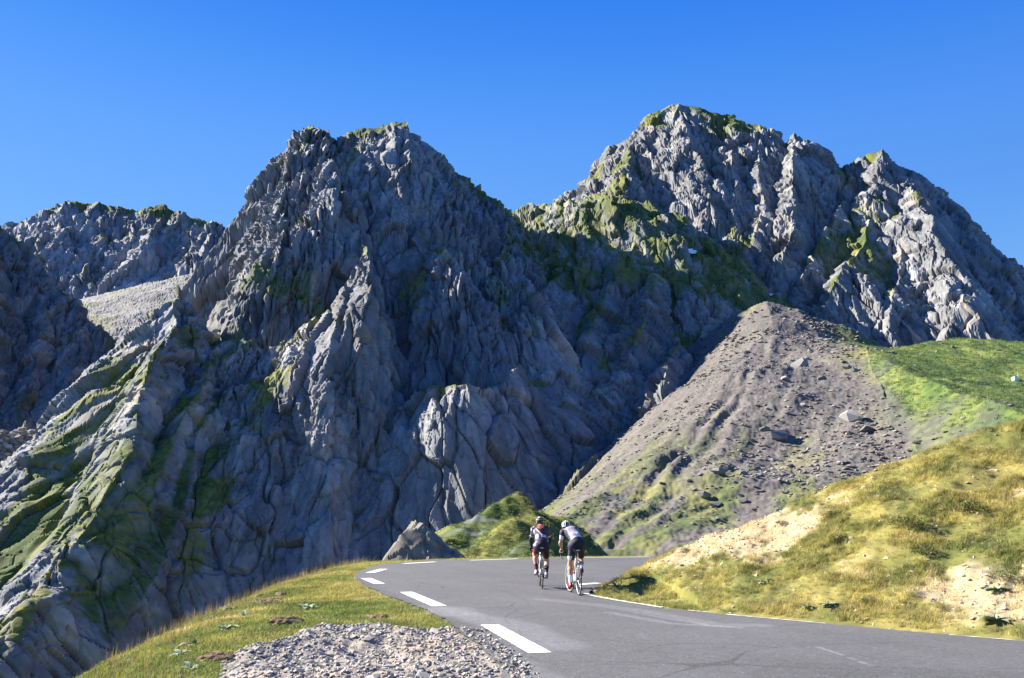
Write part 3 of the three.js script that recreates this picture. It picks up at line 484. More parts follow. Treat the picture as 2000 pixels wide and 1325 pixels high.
  const strip = (pts, width, seed) => {
    const L = []; for (let i = 0; i + 1 < pts.length; i++) { const n = Math.max(2, Math.round(Math.hypot(pts[i + 1][0] - pts[i][0], pts[i + 1][1] - pts[i][1]) / .1)); for (let k = 0; k < n; k++) L.push([mix(pts[i][0], pts[i + 1][0], k / n), mix(pts[i][1], pts[i + 1][1], k / n)]); } L.push(pts.at(-1));
    const A = [], B = []; L.forEach((q, i) => { const a = L[Math.max(0, i - 1)], b = L[Math.min(L.length - 1, i + 1)], l = Math.hypot(b[0] - a[0], b[1] - a[1]), nx = -(b[1] - a[1]) / l, nd = (b[0] - a[0]) / l, w = width / 2 + noise(i * .7 + seed, seed) * .012, sk = 0; A.push(new THREE.Vector2(q[0] + nx * w, q[1] + nd * w)); B.push(new THREE.Vector2(q[0] - nx * w, q[1] - nd * w)); });
    const s = new THREE.ShapeGeometry(new THREE.Shape([...A, ...B.reverse()])), p = s.attributes.position; for (let i = 0; i < p.count; i++) p.setXYZ(i, p.getX(i), .004, -p.getY(i)); s.computeVertexNormals();
    const m = new THREE.Mesh(s, paintM); m.name = 'edge_line'; m.receiveShadow = true; road.add(m);
  };
  strip(P([956, 1221], [1055, 1276]), .30, 1); strip(P([793, 1157], [858, 1184.5]), .30, 2); strip(P([714, 1130], [741, 1141]), .30, 3); strip(P([722, 1119.5], [749, 1112]), .30, 4); strip(P([788, 1101.5], [850, 1098]), .30, 5); strip(P([918, 1095], [1010, 1092]), .26, 6); strip(P([1128, 1089.4], [1270, 1088.3]), .22, 7);
  strip(P([1128, 1142.5], [1169, 1139.5]), .26, 8); strip(P([1143, 1159.5], [1165, 1165.5], [1200, 1172], [1294, 1187]), .10, 9); strip(P([1345, 1192.5], [1400, 1198]), .05, 12); strip(P([1420, 1200.5], [1615, 1218]), .10, 10); strip(P([1857, 1240], [2060, 1257]), .12, 11);
}
const V = (l, u, f) => new THREE.Vector3(l, u, -f);
const tube = (pts, r, seg = 12) => new THREE.TubeGeometry(pts.length > 2 ? new THREE.CatmullRomCurve3(pts) : new THREE.LineCurve3(pts[0], pts[1]), seg, r, 8);
const rod = (a, b, ra, rb = ra, n = 8) => { const d = b.clone().sub(a), c = new THREE.CylinderGeometry(rb, ra, d.length(), n); c.translate(0, d.length() / 2, 0); c.applyQuaternion(new THREE.Quaternion().setFromUnitVectors(new THREE.Vector3(0, 1, 0), d.normalize())); c.translate(a.x, a.y, a.z); return c; };
// ---------------------------------------------------------------- grass, stones and plants of the near ground
const UPV = new THREE.Vector3(0, 1, 0);
function tuftGeo(seed, blades, h0, h1, spread, width, droop) {
  const r = rng(seed), P = [], N = [], I = [];
  for (let i = 0; i < blades; i++) {
    const a = r() * 6.283, q = Math.sqrt(r()) * spread, x = Math.cos(a) * q, z = Math.sin(a) * q, b = r() * 6.283, h = mix(h0, h1, r()), l = h * droop * (.4 + r()), w = width * (.7 + .6 * r()), cx = Math.cos(b), cz = Math.sin(b), o = P.length / 3;
    P.push(x - cz * w, -.02, z + cx * w, x + cz * w, -.02, z - cx * w, x + cx * l * .4 - cz * w * .7, h * .6, z + cz * l * .4 + cx * w * .7, x + cx * l * .4 + cz * w * .7, h * .6, z + cz * l * .4 - cx * w * .7, x + cx * l, h * (1 - .25 * droop), z + cz * l);
    I.push(o, o + 1, o + 2, o + 1, o + 3, o + 2, o + 2, o + 3, o + 4);
  }
  const g = new THREE.BufferGeometry(); g.setAttribute('position', new THREE.Float32BufferAttribute(P, 3)); g.setIndex(I); g.computeVertexNormals(); return g;
}
const bladeM = new THREE.MeshPhysicalMaterial({ roughness: 1, side: THREE.DoubleSide, transmission: .38, thickness: 0, color: 0xffffff });
function scatter(name, label, category, geos, mat, n, seed, pick) {   // one object of many small copies
  const r = rng(seed), lists = geos.map(() => []), M = new THREE.Matrix4(), Q = new THREE.Quaternion(), Q2 = new THREE.Quaternion(), S = new THREE.Vector3(), P = new THREE.Vector3();
  let made = 0; for (let t = 0; t < n * 12 && made < n; t++) { const c = pick(r); if (!c) continue; made++; lists[Math.floor(r() * geos.length)].push(c); }
  const out = [];
  lists.forEach((L, i) => {
    if (!L.length) return; const m = new THREE.InstancedMesh(geos[i], mat, L.length), col = new THREE.Color();
    L.forEach((c, k) => { Q.setFromAxisAngle(UPV, r() * 6.283); if (c.n) Q2.setFromUnitVectors(UPV, c.n), Q.premultiply(Q2); P.set(c.x, c.y, -c.d); S.set(c.s * (c.sx ?? 1), c.s * (c.sy ?? 1), c.s * (c.sz ?? 1)); M.compose(P, Q, S); m.setMatrixAt(k, M); m.setColorAt(k, col.setRGB(c.c[0], c.c[1], c.c[2])); });
    m.castShadow = m.receiveShadow = true; m.userData.kind = 'stuff'; out.push(m); place(name, m, label, category, null, 'stuff');
  });
  return out;
}
const pc = [0, 0, 0];
const slopeN = (x, d) => { const e = .25, y0 = ground(x, d), a = ground(x + e, d) - y0, b = ground(x, d + e) - y0; return new THREE.Vector3(-a / e, 1, b / e).normalize(); };
const shortG = [tuftGeo(1, 11, .035, .075, .07, .0040, .7), tuftGeo(2, 12, .03, .085, .08, .0038, .9)], longG = [tuftGeo(3, 16, .08, .20, .09, .0042, .8), tuftGeo(4, 14, .07, .17, .08, .0045, 1.1)], stalkG = [tuftGeo(5, 5, .22, .42, .06, .0030, .25)];
const inView = (x, d) => d > 6.5 && Math.abs(x) < d * .66 + .4;
scatter('verge_grass', 'short yellow green grass covering the shelf beside the road', 'grass', shortG, bladeM, 62000, 11, r => {
  const d = 7 + Math.pow(r(), 1.25) * 40, x = mix(-9.5, Math.min(3, d * .1 + 1), r()) + (d > 36 ? r() * 22 : 0); if (!inView(x, d)) return; const y = ground(x, d); if (NG.kind !== 1 || y < -3) return;
  const g = nearPaint(pc, x, y, d, 1, NG.w, 1); if (r() > g + .12 || NG.w < .1 * r()) return; const k = 2.05 * (.75 + .5 * r()); return { x, y, d, s: .65 + .7 * r() + (NG.w < .4 ? -.2 : 0), c: [pc[0] * k, pc[1] * k, pc[2] * k] };
});
scatter('verge_stalks', 'tall dry stalks along the outer edge of the shelf', 'grass', stalkG, bladeM, 900, 12, r => {
  const d = 8 + r() * 36, x = mix(-10, -2, r()); if (!inView(x, d)) return; const e = segd(x, d, SHELF); if (e > .9 || r() < .3 * (noise(x, d) + .3)) return; const y = ground(x, d); if (NG.kind !== 1) return; const k = .6 + .6 * r(); return { x, y, d, s: .5 + .6 * r(), c: [.30 * k, .22 * k, .07 * k] };
});
scatter('bank_grass', 'dry yellow green tussock grass covering the inner bank', 'grass', longG, bladeM, 64000, 13, r => {
  const d = 7 + r() * 24, x = mix(0, 20, r()); if (!inView(x, d)) return; const y = ground(x, d); if (NG.kind !== 3 || NG.w < .12) return;
  const g = nearPaint(pc, x, y, d, 3, NG.w, 1), cl = sstep(-.45, .35, noise(x / .8 + 5, d / .8)); if (r() > g * (.35 + .65 * cl) + .09) return; const k = 2.15 * (.72 + .5 * r()), st = r() < .14 ? 1 : 0; return { x, y, d, s: (.28 + .5 * r()) * (.5 + .55 * cl), c: st ? [.26 * k, .21 * k, .085 * k] : [pc[0] * k, pc[1] * k, pc[2] * k] };
});
// stones
function stoneGeo(seed, flat) { const r = rng(seed), pts = []; for (let i = 0; i < 13; i++) { const a = r() * 6.283, z = r() * 2 - 1, q = Math.sqrt(1 - z * z); pts.push(new THREE.Vector3(Math.cos(a) * q * (.8 + .4 * r()), z * flat, Math.sin(a) * q * (.6 + .4 * r()))); } return new ConvexGeometry(pts); }
const stoneGeos = [1, 2, 3, 4, 5, 6].map(i => stoneGeo(i * 31, .45 + .1 * (i % 3)));
const stoneM = std({ color: 0xffffff, roughness: .95, flatShading: true });
const grey = (r, v) => { const k = v * (.65 + .7 * r()), w = r(); return [k * mix(1, 1.16, w), k * mix(.98, .98, w), k * mix(.96, .76, w)]; };
scatter('gravel_stones', 'broken stones strewn over the gravel patch', 'stones', stoneGeos, stoneM, 15000, 14, r => {
  const d = 7.4 + Math.pow(r(), 1.2) * 9, x = mix(-5, 2, r()); if (!inView(x, d)) return; const y = ground(x, d); if (NG.kind !== 2 && !(NG.kind === 1 && r() < .05 + .3 * sstep(.6, 0, segd(x, d, GRAVEL))) && !(NG.kind === 0 && NG.w < .5 * r() && d < 14 && x < 1.5)) return;
  const s = .008 + .04 * Math.pow(r(), 4); return { x, y: y + s * .2 + (NG.kind === 0 ? .06 : 0), d, s, c: grey(r, .31) };
});
scatter('bank_stones', 'small pale stones showing on the bare parts of the bank', 'stones', stoneGeos, stoneM, 3600, 15, r => {
  const d = 7 + r() * 20, x = mix(1, 16, r()); if (!inView(x, d)) return; const y = ground(x, d); if (NG.kind !== 3) return; if (nearPaint(pc, x, y, d, 3, 1, 1) > .5 && r() > .12) return; const s = .012 + .05 * Math.pow(r(), 3); return { x, y, d, s, c: (c => [c[0] * 1.12, c[1], c[2] * .8])(grey(r, .38)) };
});
{
  const r = rng(91), mats = [0, 1, 2, 3, 4].map(i => { const c = grey(r, .27); return std({ color: new THREE.Color().setRGB(...c), roughness: .95, flatShading: true }); });
  for (let n = 0, t = 0; n < 110 && t < 4000; t++) {
    const d = 7.8 + r() * 6.5, x = mix(-4.4, 1, r()); if (!inView(x, d)) continue; const y = ground(x, d); if (NG.kind !== 2) continue; n++;
    const m = child('stone', stoneGeos[n % 6], mats[n % 5], nearGeo[2]), s = .04 + .065 * Math.pow(r(), 2); m.position.set(x, y + s * .15, -d); m.rotation.set((r() - .5) * .5, r() * 6.3, (r() - .5) * .5); m.scale.set(s * (1 + .5 * r()), s * .8, s);
  }
}
// plants that can be told apart
function rosette(seed, n, len, wid) {
  const r = rng(seed), P = [], I = []; for (let i = 0; i < n; i++) { const a = i * 2.4 + r() * .5, l = len * (.6 + .5 * r()), up = .25 + .5 * r(), o = P.length / 3, c = Math.cos(a), s = Math.sin(a); for (let k = 0; k <= 4; k++) { const t = k / 4, q = l * t * (1 - .15 * t), h = l * (up * t - .38 * t * t) + .01, w = wid * Math.sin(Math.PI * (.12 + .86 * t)) * (1 + .3 * (k % 2)), dip = -.25 * w; P.push(c * q - s * w, h - dip, s * q + c * w, c * q, h, s * q, c * q + s * w, h - dip, s * q - c * w); if (k) { const b = o + (k - 1) * 3; I.push(b, b + 1, b + 3, b + 1, b + 4, b + 3, b + 1, b + 2, b + 4, b + 2, b + 5, b + 4); } } }
  const g = new THREE.BufferGeometry(); g.setAttribute('position', new THREE.Float32BufferAttribute(P, 3)); g.setIndex(I); g.computeVertexNormals(); return g;
}
function bushGeo(seed, n, R, H) {                          // many small leaves filling a low dome
  const r = rng(seed), P = [], I = []; for (let i = 0; i < n; i++) { const a = r() * 6.283, e = Math.pow(r(), .6), q = R * Math.sqrt(r()) * (.9 + .25 * noise(a * 1.3, seed)), h = H * e * Math.sqrt(Math.max(.05, 1 - (q / R) ** 2 * .8)) * (.8 + .4 * noise(q * 9 + seed, a * 2)), x = Math.cos(a) * q, z = Math.sin(a) * q, b = r() * 6.283, t = .02 + .022 * r(), w = t * .35, c = Math.cos(b), s = Math.sin(b), o = P.length / 3, u = (r() - .2) * t; P.push(x, h, z, x + c * t * .5 - s * w, h + u * .6, z + s * t * .5 + c * w, x + c * t * .5 + s * w, h + u * .6, z + s * t * .5 - c * w, x + c * t, h + u, z + s * t); I.push(o, o + 1, o + 2, o + 1, o + 3, o + 2); }
  const g = new THREE.BufferGeometry(); g.setAttribute('position', new THREE.Float32BufferAttribute(P, 3)); g.setIndex(I); g.computeVertexNormals(); return g;
}
const paleLeafM = std({ color: new THREE.Color().setRGB(.26, .33, .21), roughness: .6, side: THREE.DoubleSide }), stemM = std({ color: new THREE.Color().setRGB(.16, .17, .06), side: THREE.DoubleSide });
const rosGeo = [rosette(1, 13, .16, .028), rosette(2, 11, .19, .032)], rosStem = rod(V(0, -.03, 0), V(.01, .07, .01), .012, .006, 6);
[[424, 1208, 'uppermost pale leafy plant on the verge near its outer edge'], [448, 1194, 0], [476, 1206, 0], [352, 1282, 0], [376, 1264, 0], [444, 1231, 0], [372, 1312, 'pale leafy plant nearest the bottom left corner of the verge'], [600, 1190, 0], [505, 1168, 0], [1945, 1160, 0], [1579, 1194, 0], [1943, 1221, 'pale leafy plant at the foot of the bank near the right edge'], [1490, 1143, 0], [1620, 1188, 0]].forEach(([px, py, lb], i) => {
  const D = nearHit(px, py), x = ray(px, py)[0] * D, g = new THREE.Group(); child('leaves', rosGeo[i % 2], paleLeafM, g); child('stem', rosStem, stemM, g); g.position.set(x, ground(x, D), -D); g.rotation.y = i * 1.7; g.scale.setScalar(1.15 + .5 * ((i * 37) % 10) / 10);
  place('leafy_plant', g, lb || (px < 1000 ? 'low pale green leafy plant growing in the grassy verge' : 'low pale green leafy plant growing on the lower bank'), 'plant', lb ? null : px < 1000 ? 'leafy plants in the verge grass' : 'leafy plants on the lower bank');
});
const bushGeos = [bushGeo(1, 700, .30, .22), bushGeo(2, 620, .26, .26)], woodGeo = mergeGeometries([0, 1, 2, 3, 4].map(i => rod(V(0, -.05, 0), V(Math.cos(i * 1.3) * .14, .15, Math.sin(i * 1.3) * .14), .008, .003, 5))), woodM = std({ color: 0x4a3a28 });
[[1775, 1030, .9, 'green bush high on the bank above the bare streaks', .085, .12, .016], [1966, 1133, .75, 'bright green bush on the bare gravelly part of the bank at right', .10, .14, .018], [1541, 1086, .5, 'small green bush in the middle of the bare pale streaks', .11, .14, .02], [1528, 1028, .45, 'small dark bush at the upper end of the bare streaks', .06, .065, .02], [1269, 1150, .55, 'dark low bush at the left foot of the bank near the kerb', .05, .065, .015], [1804, 1084, .7, 'olive bush beside the bare ground right of the bank centre', .08, .09, .02], [1630, 1010, .7, 'wide green bush on the upper left part of the bank', .10, .13, .018], [1640, 1060, .7, 'green bush leaning over the eroded notch in the bank', .085, .11, .018], [1900, 1000, .9, 'broad green bush near the right end of the bank top', .09, .125, .018], [1700, 1185, .6, 'low olive bush close to the road on the lower bank', .09, .10, .02]].forEach(([px, py, s, lb, r, g_, b], i) => {
  const D = nearHit(px, py), x = ray(px, py)[0] * D, g = new THREE.Group(); child('leaves', bushGeos[i % 2], std({ color: new THREE.Color().setRGB(r, g_, b), side: THREE.DoubleSide, roughness: .8 }), g); child('stems', woodGeo, woodM, g); g.position.set(x, ground(x, D) - .03, -D); g.rotation.y = i; g.scale.setScalar(s * 1.25); place('bush', g, lb, 'bush');
});
// dry brown plants on the shelf's outer edge
[[528, 1131, 1, 'large dry pinkish brown shrub on the outer edge of the verge'], [452, 1160, .6, 'small dry reddish shrub lower down the outer edge of the verge'], [258, 1300, .5, 'small dry shrub at the bottom left tip of the verge']].forEach(([px, py, s, lb], i) => {
  const D = nearHit(px, py), x = ray(px, py)[0] * D, g = new THREE.Group(); child('leaves', bushGeos[i % 2], std({ color: new THREE.Color().setRGB(.30, .19, .13), side: THREE.DoubleSide, roughness: .9 }), g); child('stems', woodGeo, woodM, g); g.position.set(x, ground(x, D) - .02, -D); g.scale.set(s * 1.5, s, s); place('dry_shrub', g, lb, 'shrub');
});
// clods of turf torn up along the gravel
[[556, 1222, .30, 'brown torn turf clod on the upper left edge of the gravel'], [425, 1292, .26, 'dark turf clod at the left edge of the gravel'], [738, 1214, .26, 'brown turf clod on the upper right edge of the gravel'], [548, 1166, .22, 'brown bare clod in the middle of the verge grass']].forEach(([px, py, s, lb], i) => {
  const D = nearHit(px, py), x = ray(px, py)[0] * D, ge = new THREE.IcosahedronGeometry(1, 4), q = ge.attributes.position; for (let k = 0; k < q.count; k++) { const a = q.getX(k), b = q.getY(k), c = q.getZ(k), f = 1 + .28 * noise3(a * 1.7 + i * 9, b * 1.7, c * 1.7) + .16 * noise3(a * 5, b * 5 + i, c * 5) + .07 * noise3(a * 12, b * 12, c * 12); q.setXYZ(k, a * f, b * f * .36, c * f * .55); } ge.computeVertexNormals();
  const g = new THREE.Group(); child('soil', ge, std({ color: new THREE.Color().setRGB(.16, .105, .055), roughness: 1 }), g); const tf = child('turf', tuftGeo(40 + i, 240, .06, .2, .8, .010, .9), std({ color: new THREE.Color().setRGB(.20, .17, .05), side: THREE.DoubleSide }), g); tf.userData.kind = 'stuff'; tf.position.y = .28; tf.scale.set(1, .7, .5); g.position.set(x, ground(x, D) + .02, -D); g.rotation.y = .3 - i * .4; g.scale.setScalar(s); place('turf_clod', g, lb, 'turf');
});
// ---------------------------------------------------------------- rocks on the scree, snow, hut
const realHit = (px, py) => { const [a, b] = ray(px, py); let D = cast(px, py, 250); for (let q = D - 14; q < D + 20; q += .25) if (surface(a * q, q) > EYE + b * q) return q; return D; };
const rockGeos = [11, 12, 13, 14, 15, 16].map(s => { const r = rng(s), pts = []; for (let i = 0; i < 18; i++) { const a = r() * 6.283, z = r() * 2 - 1, q = Math.sqrt(1 - z * z); pts.push(new THREE.Vector3(Math.cos(a) * q * (.85 + .4 * r()), z * .62, Math.sin(a) * q * (.6 + .35 * r()))); } return new ConvexGeometry(pts); });
const rockTint = v => std({ color: new THREE.Color().setRGB(v * 1.03, v, v * .95), roughness: .96, flatShading: true });
const rockMs = [.13, .16, .19, .24, .30].map(rockTint);
function boulder(px, py, wpx, hk, tone, turn, label, group) {
  const D = realHit(px, py), x = ray(px, py)[0] * D, s = wpx / FOCAL * D / 2.1, m = new THREE.Mesh(rockGeos[Math.abs(px + py) % 6], rockMs[tone]); m.castShadow = m.receiveShadow = true; m.position.set(x, surface(x, D) + s * .22 * hk, -D); m.rotation.set(.15 * Math.sin(px), turn, .25 * Math.cos(py)); m.scale.set(s, s * hk, s * .9); place('boulder', m, label, 'boulder', group);
}
boulder(1562, 716, 40, 1.1, 3, .3, 'pale block of rock high on the scree with a dark shadow');
boulder(1664, 822, 56, 1.0, 4, -.5, 'largest pale boulder on the right side of the scree'); boulder(1696, 842, 46, .7, 0, .6, 'dark boulder touching the right end of the largest pale boulder');
boulder(1606, 742, 24, .9, 0, .2, 'lone dark boulder on the scree between the pale block and the meadow');
boulder(1522, 858, 52, 1.0, 1, .9, 'grey rounded boulder in the middle of the scree'); boulder(1494, 842, 26, .9, 0, .2, 'dark boulder just left of the grey rounded boulder');
boulder(1534, 742, 24, .8, 4, .5, 'pale flat boulder left of the lone dark boulder'); boulder(1655, 720, 22, 1.1, 2, .1, 'left one of two boulders at the upper edge of the meadow'); boulder(1672, 726, 20, 1.0, 2, 1.1, 'right one of two boulders at the upper edge of the meadow');
boulder(1375, 972, 34, .8, 2, .4, 'grey slab lying in grass low on the scree'); boulder(1398, 988, 36, .6, 0, .9, 'dark tilted slab just below the grey slab on the low scree');
boulder(1405, 924, 40, .7, 2, .4, 'long grey boulder at the upper end of the low boulder cluster'); boulder(1452, 928, 28, .8, 1, 1.3, 'squat grey boulder right of the long grey boulder');
boulder(1452, 982, 24, .7, 2, .7, 'grey boulder near the crest of the bank'); boulder(1536, 965, 20, .8, 1, .2, 'grey boulder just above the crest of the bank');
{
  const r = rng(404), zones = [[1450, 1840, 790, 950, 120, 12], [1340, 1560, 900, 1030, 55, 12], [1480, 1700, 660, 800, 55, 9], [1560, 1800, 900, 960, 40, 11], [1720, 1880, 740, 880, 14, 7]];
  for (const [x0, x1, y0, y1, n, big] of zones) for (let i = 0; i < n; i++) boulder(Math.round(mix(x0, x1, r())), Math.round(mix(y0, y1, r())), 4 + big * Math.pow(r(), 1.6), .5 + .5 * r(), Math.floor(r() * 4.3), r() * 6, 'small grey rock lying loose on the scree slope', 'rocks scattered over the scree');
}
scatter('scree_rubble', 'loose rubble covering the scree slope', 'rubble', rockGeos, std({ color: 0xffffff, roughness: .97, flatShading: true }), 9000, 31, r => {
  const t = Math.pow(r(), .8), px = mix(1120, 1900, r()), py = mix(640, 1080, r()); const D0 = 0; const d = mix(100, 262, t), x = mix(5, 115, r()); surfacePeek(x, d); if (hit.reg !== 5 && !(hit.reg === 6 && r() < .06)) return;
  const n = noise(x / 14 + 3, d / 14), low = sstep(165, 120, d) * sstep(25, 50, x); if (r() > .1 + .35 * sstep(0, .6, n) + .8 * low) return; const s = (.07 + .5 * Math.pow(r(), 5)) * (d / 150) * (1 + .5 * low); const y = surface(x, d); return { x, y: y + s * .2, d, s, sy: .7, c: grey(r, .17) };
});
function surfacePeek(x, d) { macro(x, d); }
scatter('field_rubble', 'pale blocks filling the boulder field at the foot of the left spur', 'rubble', rockGeos, std({ color: 0xffffff, roughness: .97, flatShading: true }), 5000, 33, r => { const d = mix(225, 305, r()), x = mix(-185, -130, r()); surfacePeek(x, d); if (hit.reg !== 7) return; const s = .3 + 1.5 * Math.pow(r(), 3); return { x, y: surface(x, d) + s * .1, d, s, sy: .8, c: grey(r, .26) }; });
scatter('meadow_tussocks', 'green tussocks over the meadow and the mound', 'grass', [tuftGeo(61, 22, .15, .38, .6, .035, 1.0)], bladeM, 12000, 37, r => { const near = r() < .25, d = near ? mix(70, 98, r()) : mix(110, 235, r()), x = near ? mix(-6, 8, r()) : mix(55, 130, r()); surfacePeek(x, d); if (hit.reg !== 6 && hit.reg !== 8) return; const y = surface(x, d); paint(pc, x, y, d, .95, hit.reg, .5); const k = 1.7 * (.75 + .5 * r()); if (pc[1] < pc[2] * 2) return; return { x, y, d, s: near ? .3 + .3 * r() : .6 + .6 * r(), c: [pc[0] * k, pc[1] * k, pc[2] * k] }; });
{
  const snowM = std({ color: 0xf0f4f8, roughness: .7 });
  [[1347, 491, 30, 9, 'white snow patch in the shaded hollow of the right mountain'], [1512, 577, 26, 5, 'thin snow strip at the top of the scree gully']].forEach(([px, py, w, h, lb]) => {
    const P = [], I = [], n = 26, mid = realHit(px, py), put = (x, y) => { const D = Math.min(realHit(x, y), mid + 5), q = at(x, y, D - .5); P.push(q[0], q[1] + .1, -q[2]); };
    put(px, py); for (let i = 0; i < n; i++) { const a = i / n * 6.283, q = 1 + .45 * noise(i * .7, px); put(px + Math.cos(a) * w * .5 * q, py + Math.sin(a) * h * .5 * q + Math.cos(a) * 1.5); I.push(0, 1 + i, 1 + (i + 1) % n); }
    const g = new THREE.BufferGeometry(); g.setAttribute('position', new THREE.Float32BufferAttribute(P, 3)); g.setIndex(I); g.computeVertexNormals(); const m = new THREE.Mesh(g, snowM); m.receiveShadow = true; place('snow_patch', m, lb, 'snow');
  });
  // small white hut with a mast on the meadow's edge
  const D = realHit(1984, 744), x = ray(1984, 744)[0] * D, k = D / FOCAL, hut = new THREE.Group(), wm = std({ color: 0xe9ecf2, roughness: .6 });
  child('wall', new THREE.BoxGeometry(11 * k, 7 * k, 8 * k).translate(0, 3.2 * k, 0), wm, hut); const rs = new THREE.Shape([new THREE.Vector2(-6.2 * k, 0), new THREE.Vector2(6.2 * k, 0), new THREE.Vector2(5 * k, 1.6 * k), new THREE.Vector2(-5 * k, 1.6 * k)]); child('roof', new THREE.ExtrudeGeometry(rs, { depth: 8.8 * k, bevelEnabled: false }).translate(0, 6.7 * k, -4.4 * k), std({ color: 0xd5dae2, roughness: .5 }), hut); child('door', new THREE.BoxGeometry(2.2 * k, 4 * k, .3 * k).translate(2 * k, 2 * k, 4.1 * k), std({ color: 0xa9b2c0 }), hut); child('mast', rod(V(5.4 * k, 0, -2 * k), V(5.4 * k, 19 * k, -2 * k), .35 * k, .25 * k, 8), std({ color: 0xd8d8da }), hut);
  hut.position.set(x, surface(x, D) - .1, -D); hut.rotation.y = .25; place('hut', hut, 'small white hut with a thin mast on the meadow at the right edge', 'hut');
  // stones in the hollow by the inner kerb
  [[1166, 1153, .16, 'rounded stone in the left end of the hollow by the kerb'], [1183, 1155, .2, 'brown stone in the hollow at the inner corner of the bend'], [1197, 1160, .13, 'stone at the right end of the hollow by the kerb']].forEach(([px, py, s, lb], i) => { const q = gp(px, py), m = new THREE.Mesh(stoneGeos[i], std({ color: new THREE.Color().setRGB(.22, .16, .11), flatShading: true })); m.castShadow = true; m.position.set(q[0], ground(...q) + s * .3, -q[1]); m.scale.set(s * 1.2, s, s); place('rock', m, lb, 'rock'); });
}
// ---------------------------------------------------------------- the two cyclists and their bicycles (x right, y up, forward is -z)
function nets(field, lo, hi, cell, color) {                // a smooth closed mesh of field = 0 (negative inside)
  const nx = Math.ceil((hi[0] - lo[0]) / cell) + 1, ny = Math.ceil((hi[1] - lo[1]) / cell) + 1, nz = Math.ceil((hi[2] - lo[2]) / cell) + 1, F = new Float32Array(nx * ny * nz), ix = (i, j, k) => (k * ny + j) * nx + i;
  for (let k = 0; k < nz; k++) for (let j = 0; j < ny; j++) for (let i = 0; i < nx; i++) F[ix(i, j, k)] = field(lo[0] + i * cell, lo[1] + j * cell, lo[2] + k * cell);
  const id = new Int32Array(F.length).fill(-1), P = [], I = [], C = [], E = [[0, 1], [0, 2], [0, 4], [1, 3], [1, 5], [2, 3], [2, 6], [3, 7], [4, 5], [4, 6], [5, 7], [6, 7]];
  for (let k = 0; k + 1 < nz; k++) for (let j = 0; j + 1 < ny; j++) for (let i = 0; i + 1 < nx; i++) {
    const v = []; let m = 0; for (let c = 0; c < 8; c++) { v[c] = F[ix(i + (c & 1), j + (c >> 1 & 1), k + (c >> 2))]; if (v[c] < 0) m |= 1 << c; }
    if (m === 0 || m === 255) continue;
    let x = 0, y = 0, z = 0, n = 0; for (const [a, b] of E) if (v[a] < 0 !== v[b] < 0) { const t = v[a] / (v[a] - v[b]); x += mix(a & 1, b & 1, t); y += mix(a >> 1 & 1, b >> 1 & 1, t); z += mix(a >> 2, b >> 2, t); n++; }
    id[ix(i, j, k)] = P.length / 3; P.push(lo[0] + (i + x / n) * cell, lo[1] + (j + y / n) * cell, lo[2] + (k + z / n) * cell);
  }
  const quad = (a, b, c, d, f) => { if (a < 0 || b < 0 || c < 0 || d < 0) return; if (f) I.push(a, b, c, a, c, d); else I.push(a, c, b, a, d, c); };
  for (let k = 1; k + 1 < nz; k++) for (let j = 1; j + 1 < ny; j++) for (let i = 1; i + 1 < nx; i++) {
    const s = F[ix(i, j, k)] < 0;
    if (s !== F[ix(i + 1, j, k)] < 0) quad(id[ix(i, j - 1, k - 1)], id[ix(i, j, k - 1)], id[ix(i, j, k)], id[ix(i, j - 1, k)], s);
    if (s !== F[ix(i, j + 1, k)] < 0) quad(id[ix(i - 1, j, k - 1)], id[ix(i - 1, j, k)], id[ix(i, j, k)], id[ix(i, j, k - 1)], s);
    if (s !== F[ix(i, j, k + 1)] < 0) quad(id[ix(i - 1, j - 1, k)], id[ix(i, j - 1, k)], id[ix(i, j, k)], id[ix(i - 1, j, k)], s);
  }
  const g = new THREE.BufferGeometry(); g.setAttribute('position', new THREE.Float32BufferAttribute(P, 3)); g.setIndex(I); g.computeVertexNormals();
  if (color) { const N = g.attributes.normal, o = [0, 0, 0]; for (let i = 0; i < P.length; i += 3) { color(o, P[i], P[i + 1], P[i + 2], N.array[i], N.array[i + 1], N.array[i + 2]); C.push(o[0], o[1], o[2]); } g.setAttribute('color', new THREE.Float32BufferAttribute(C, 3)); }
  return g;
}
function capsules(bones, k, grow = 0) {                    // bones: [a, b, ra, rb, squash?]; smooth union
  const B = bones.map(([a, b, ra, rb, sx]) => { const d = b.clone().sub(a); return [a.x, a.y, a.z, d.x, d.y, d.z, 1 / (d.lengthSq() + 1e-9), ra + grow, rb + grow, sx ?? 1]; });
  return (x, y, z) => {
    let r = 9; for (const q of B) { const px = x - q[0], py = y - q[1], pz = z - q[2], t = clamp((px * q[3] + py * q[4] + pz * q[5]) * q[6], 0, 1); const ex = (px - q[3] * t) / q[9], ey = py - q[4] * t, ez = pz - q[5] * t, d = Math.sqrt(ex * ex + ey * ey + ez * ez) - mix(q[7], q[8], t); if (d > r + k) continue; const h = clamp(.5 + .5 * (r - d) / k, 0, 1); r = mix(r, d, h) - k * h * (1 - h); } return r;
  };
}
const box3 = (bones, pad) => { const b = new THREE.Box3(); for (const q of bones) { const r = Math.max(q[2], q[3]) * Math.max(1, q[4] ?? 1) + pad; for (const p of [q[0], q[1]]) { b.expandByPoint(p.clone().addScalar(r)); b.expandByPoint(p.clone().addScalar(-r)); } } return [b.min.toArray(), b.max.toArray()]; };
const solid = (bones, k, cell, color, grow = 0, cut) => { const f = capsules(bones, k, grow), [lo, hi] = box3(bones, grow + .03); return nets(cut ? (x, y, z) => cut(f(x, y, z), x, y, z) : f, lo, hi, cell, color); };
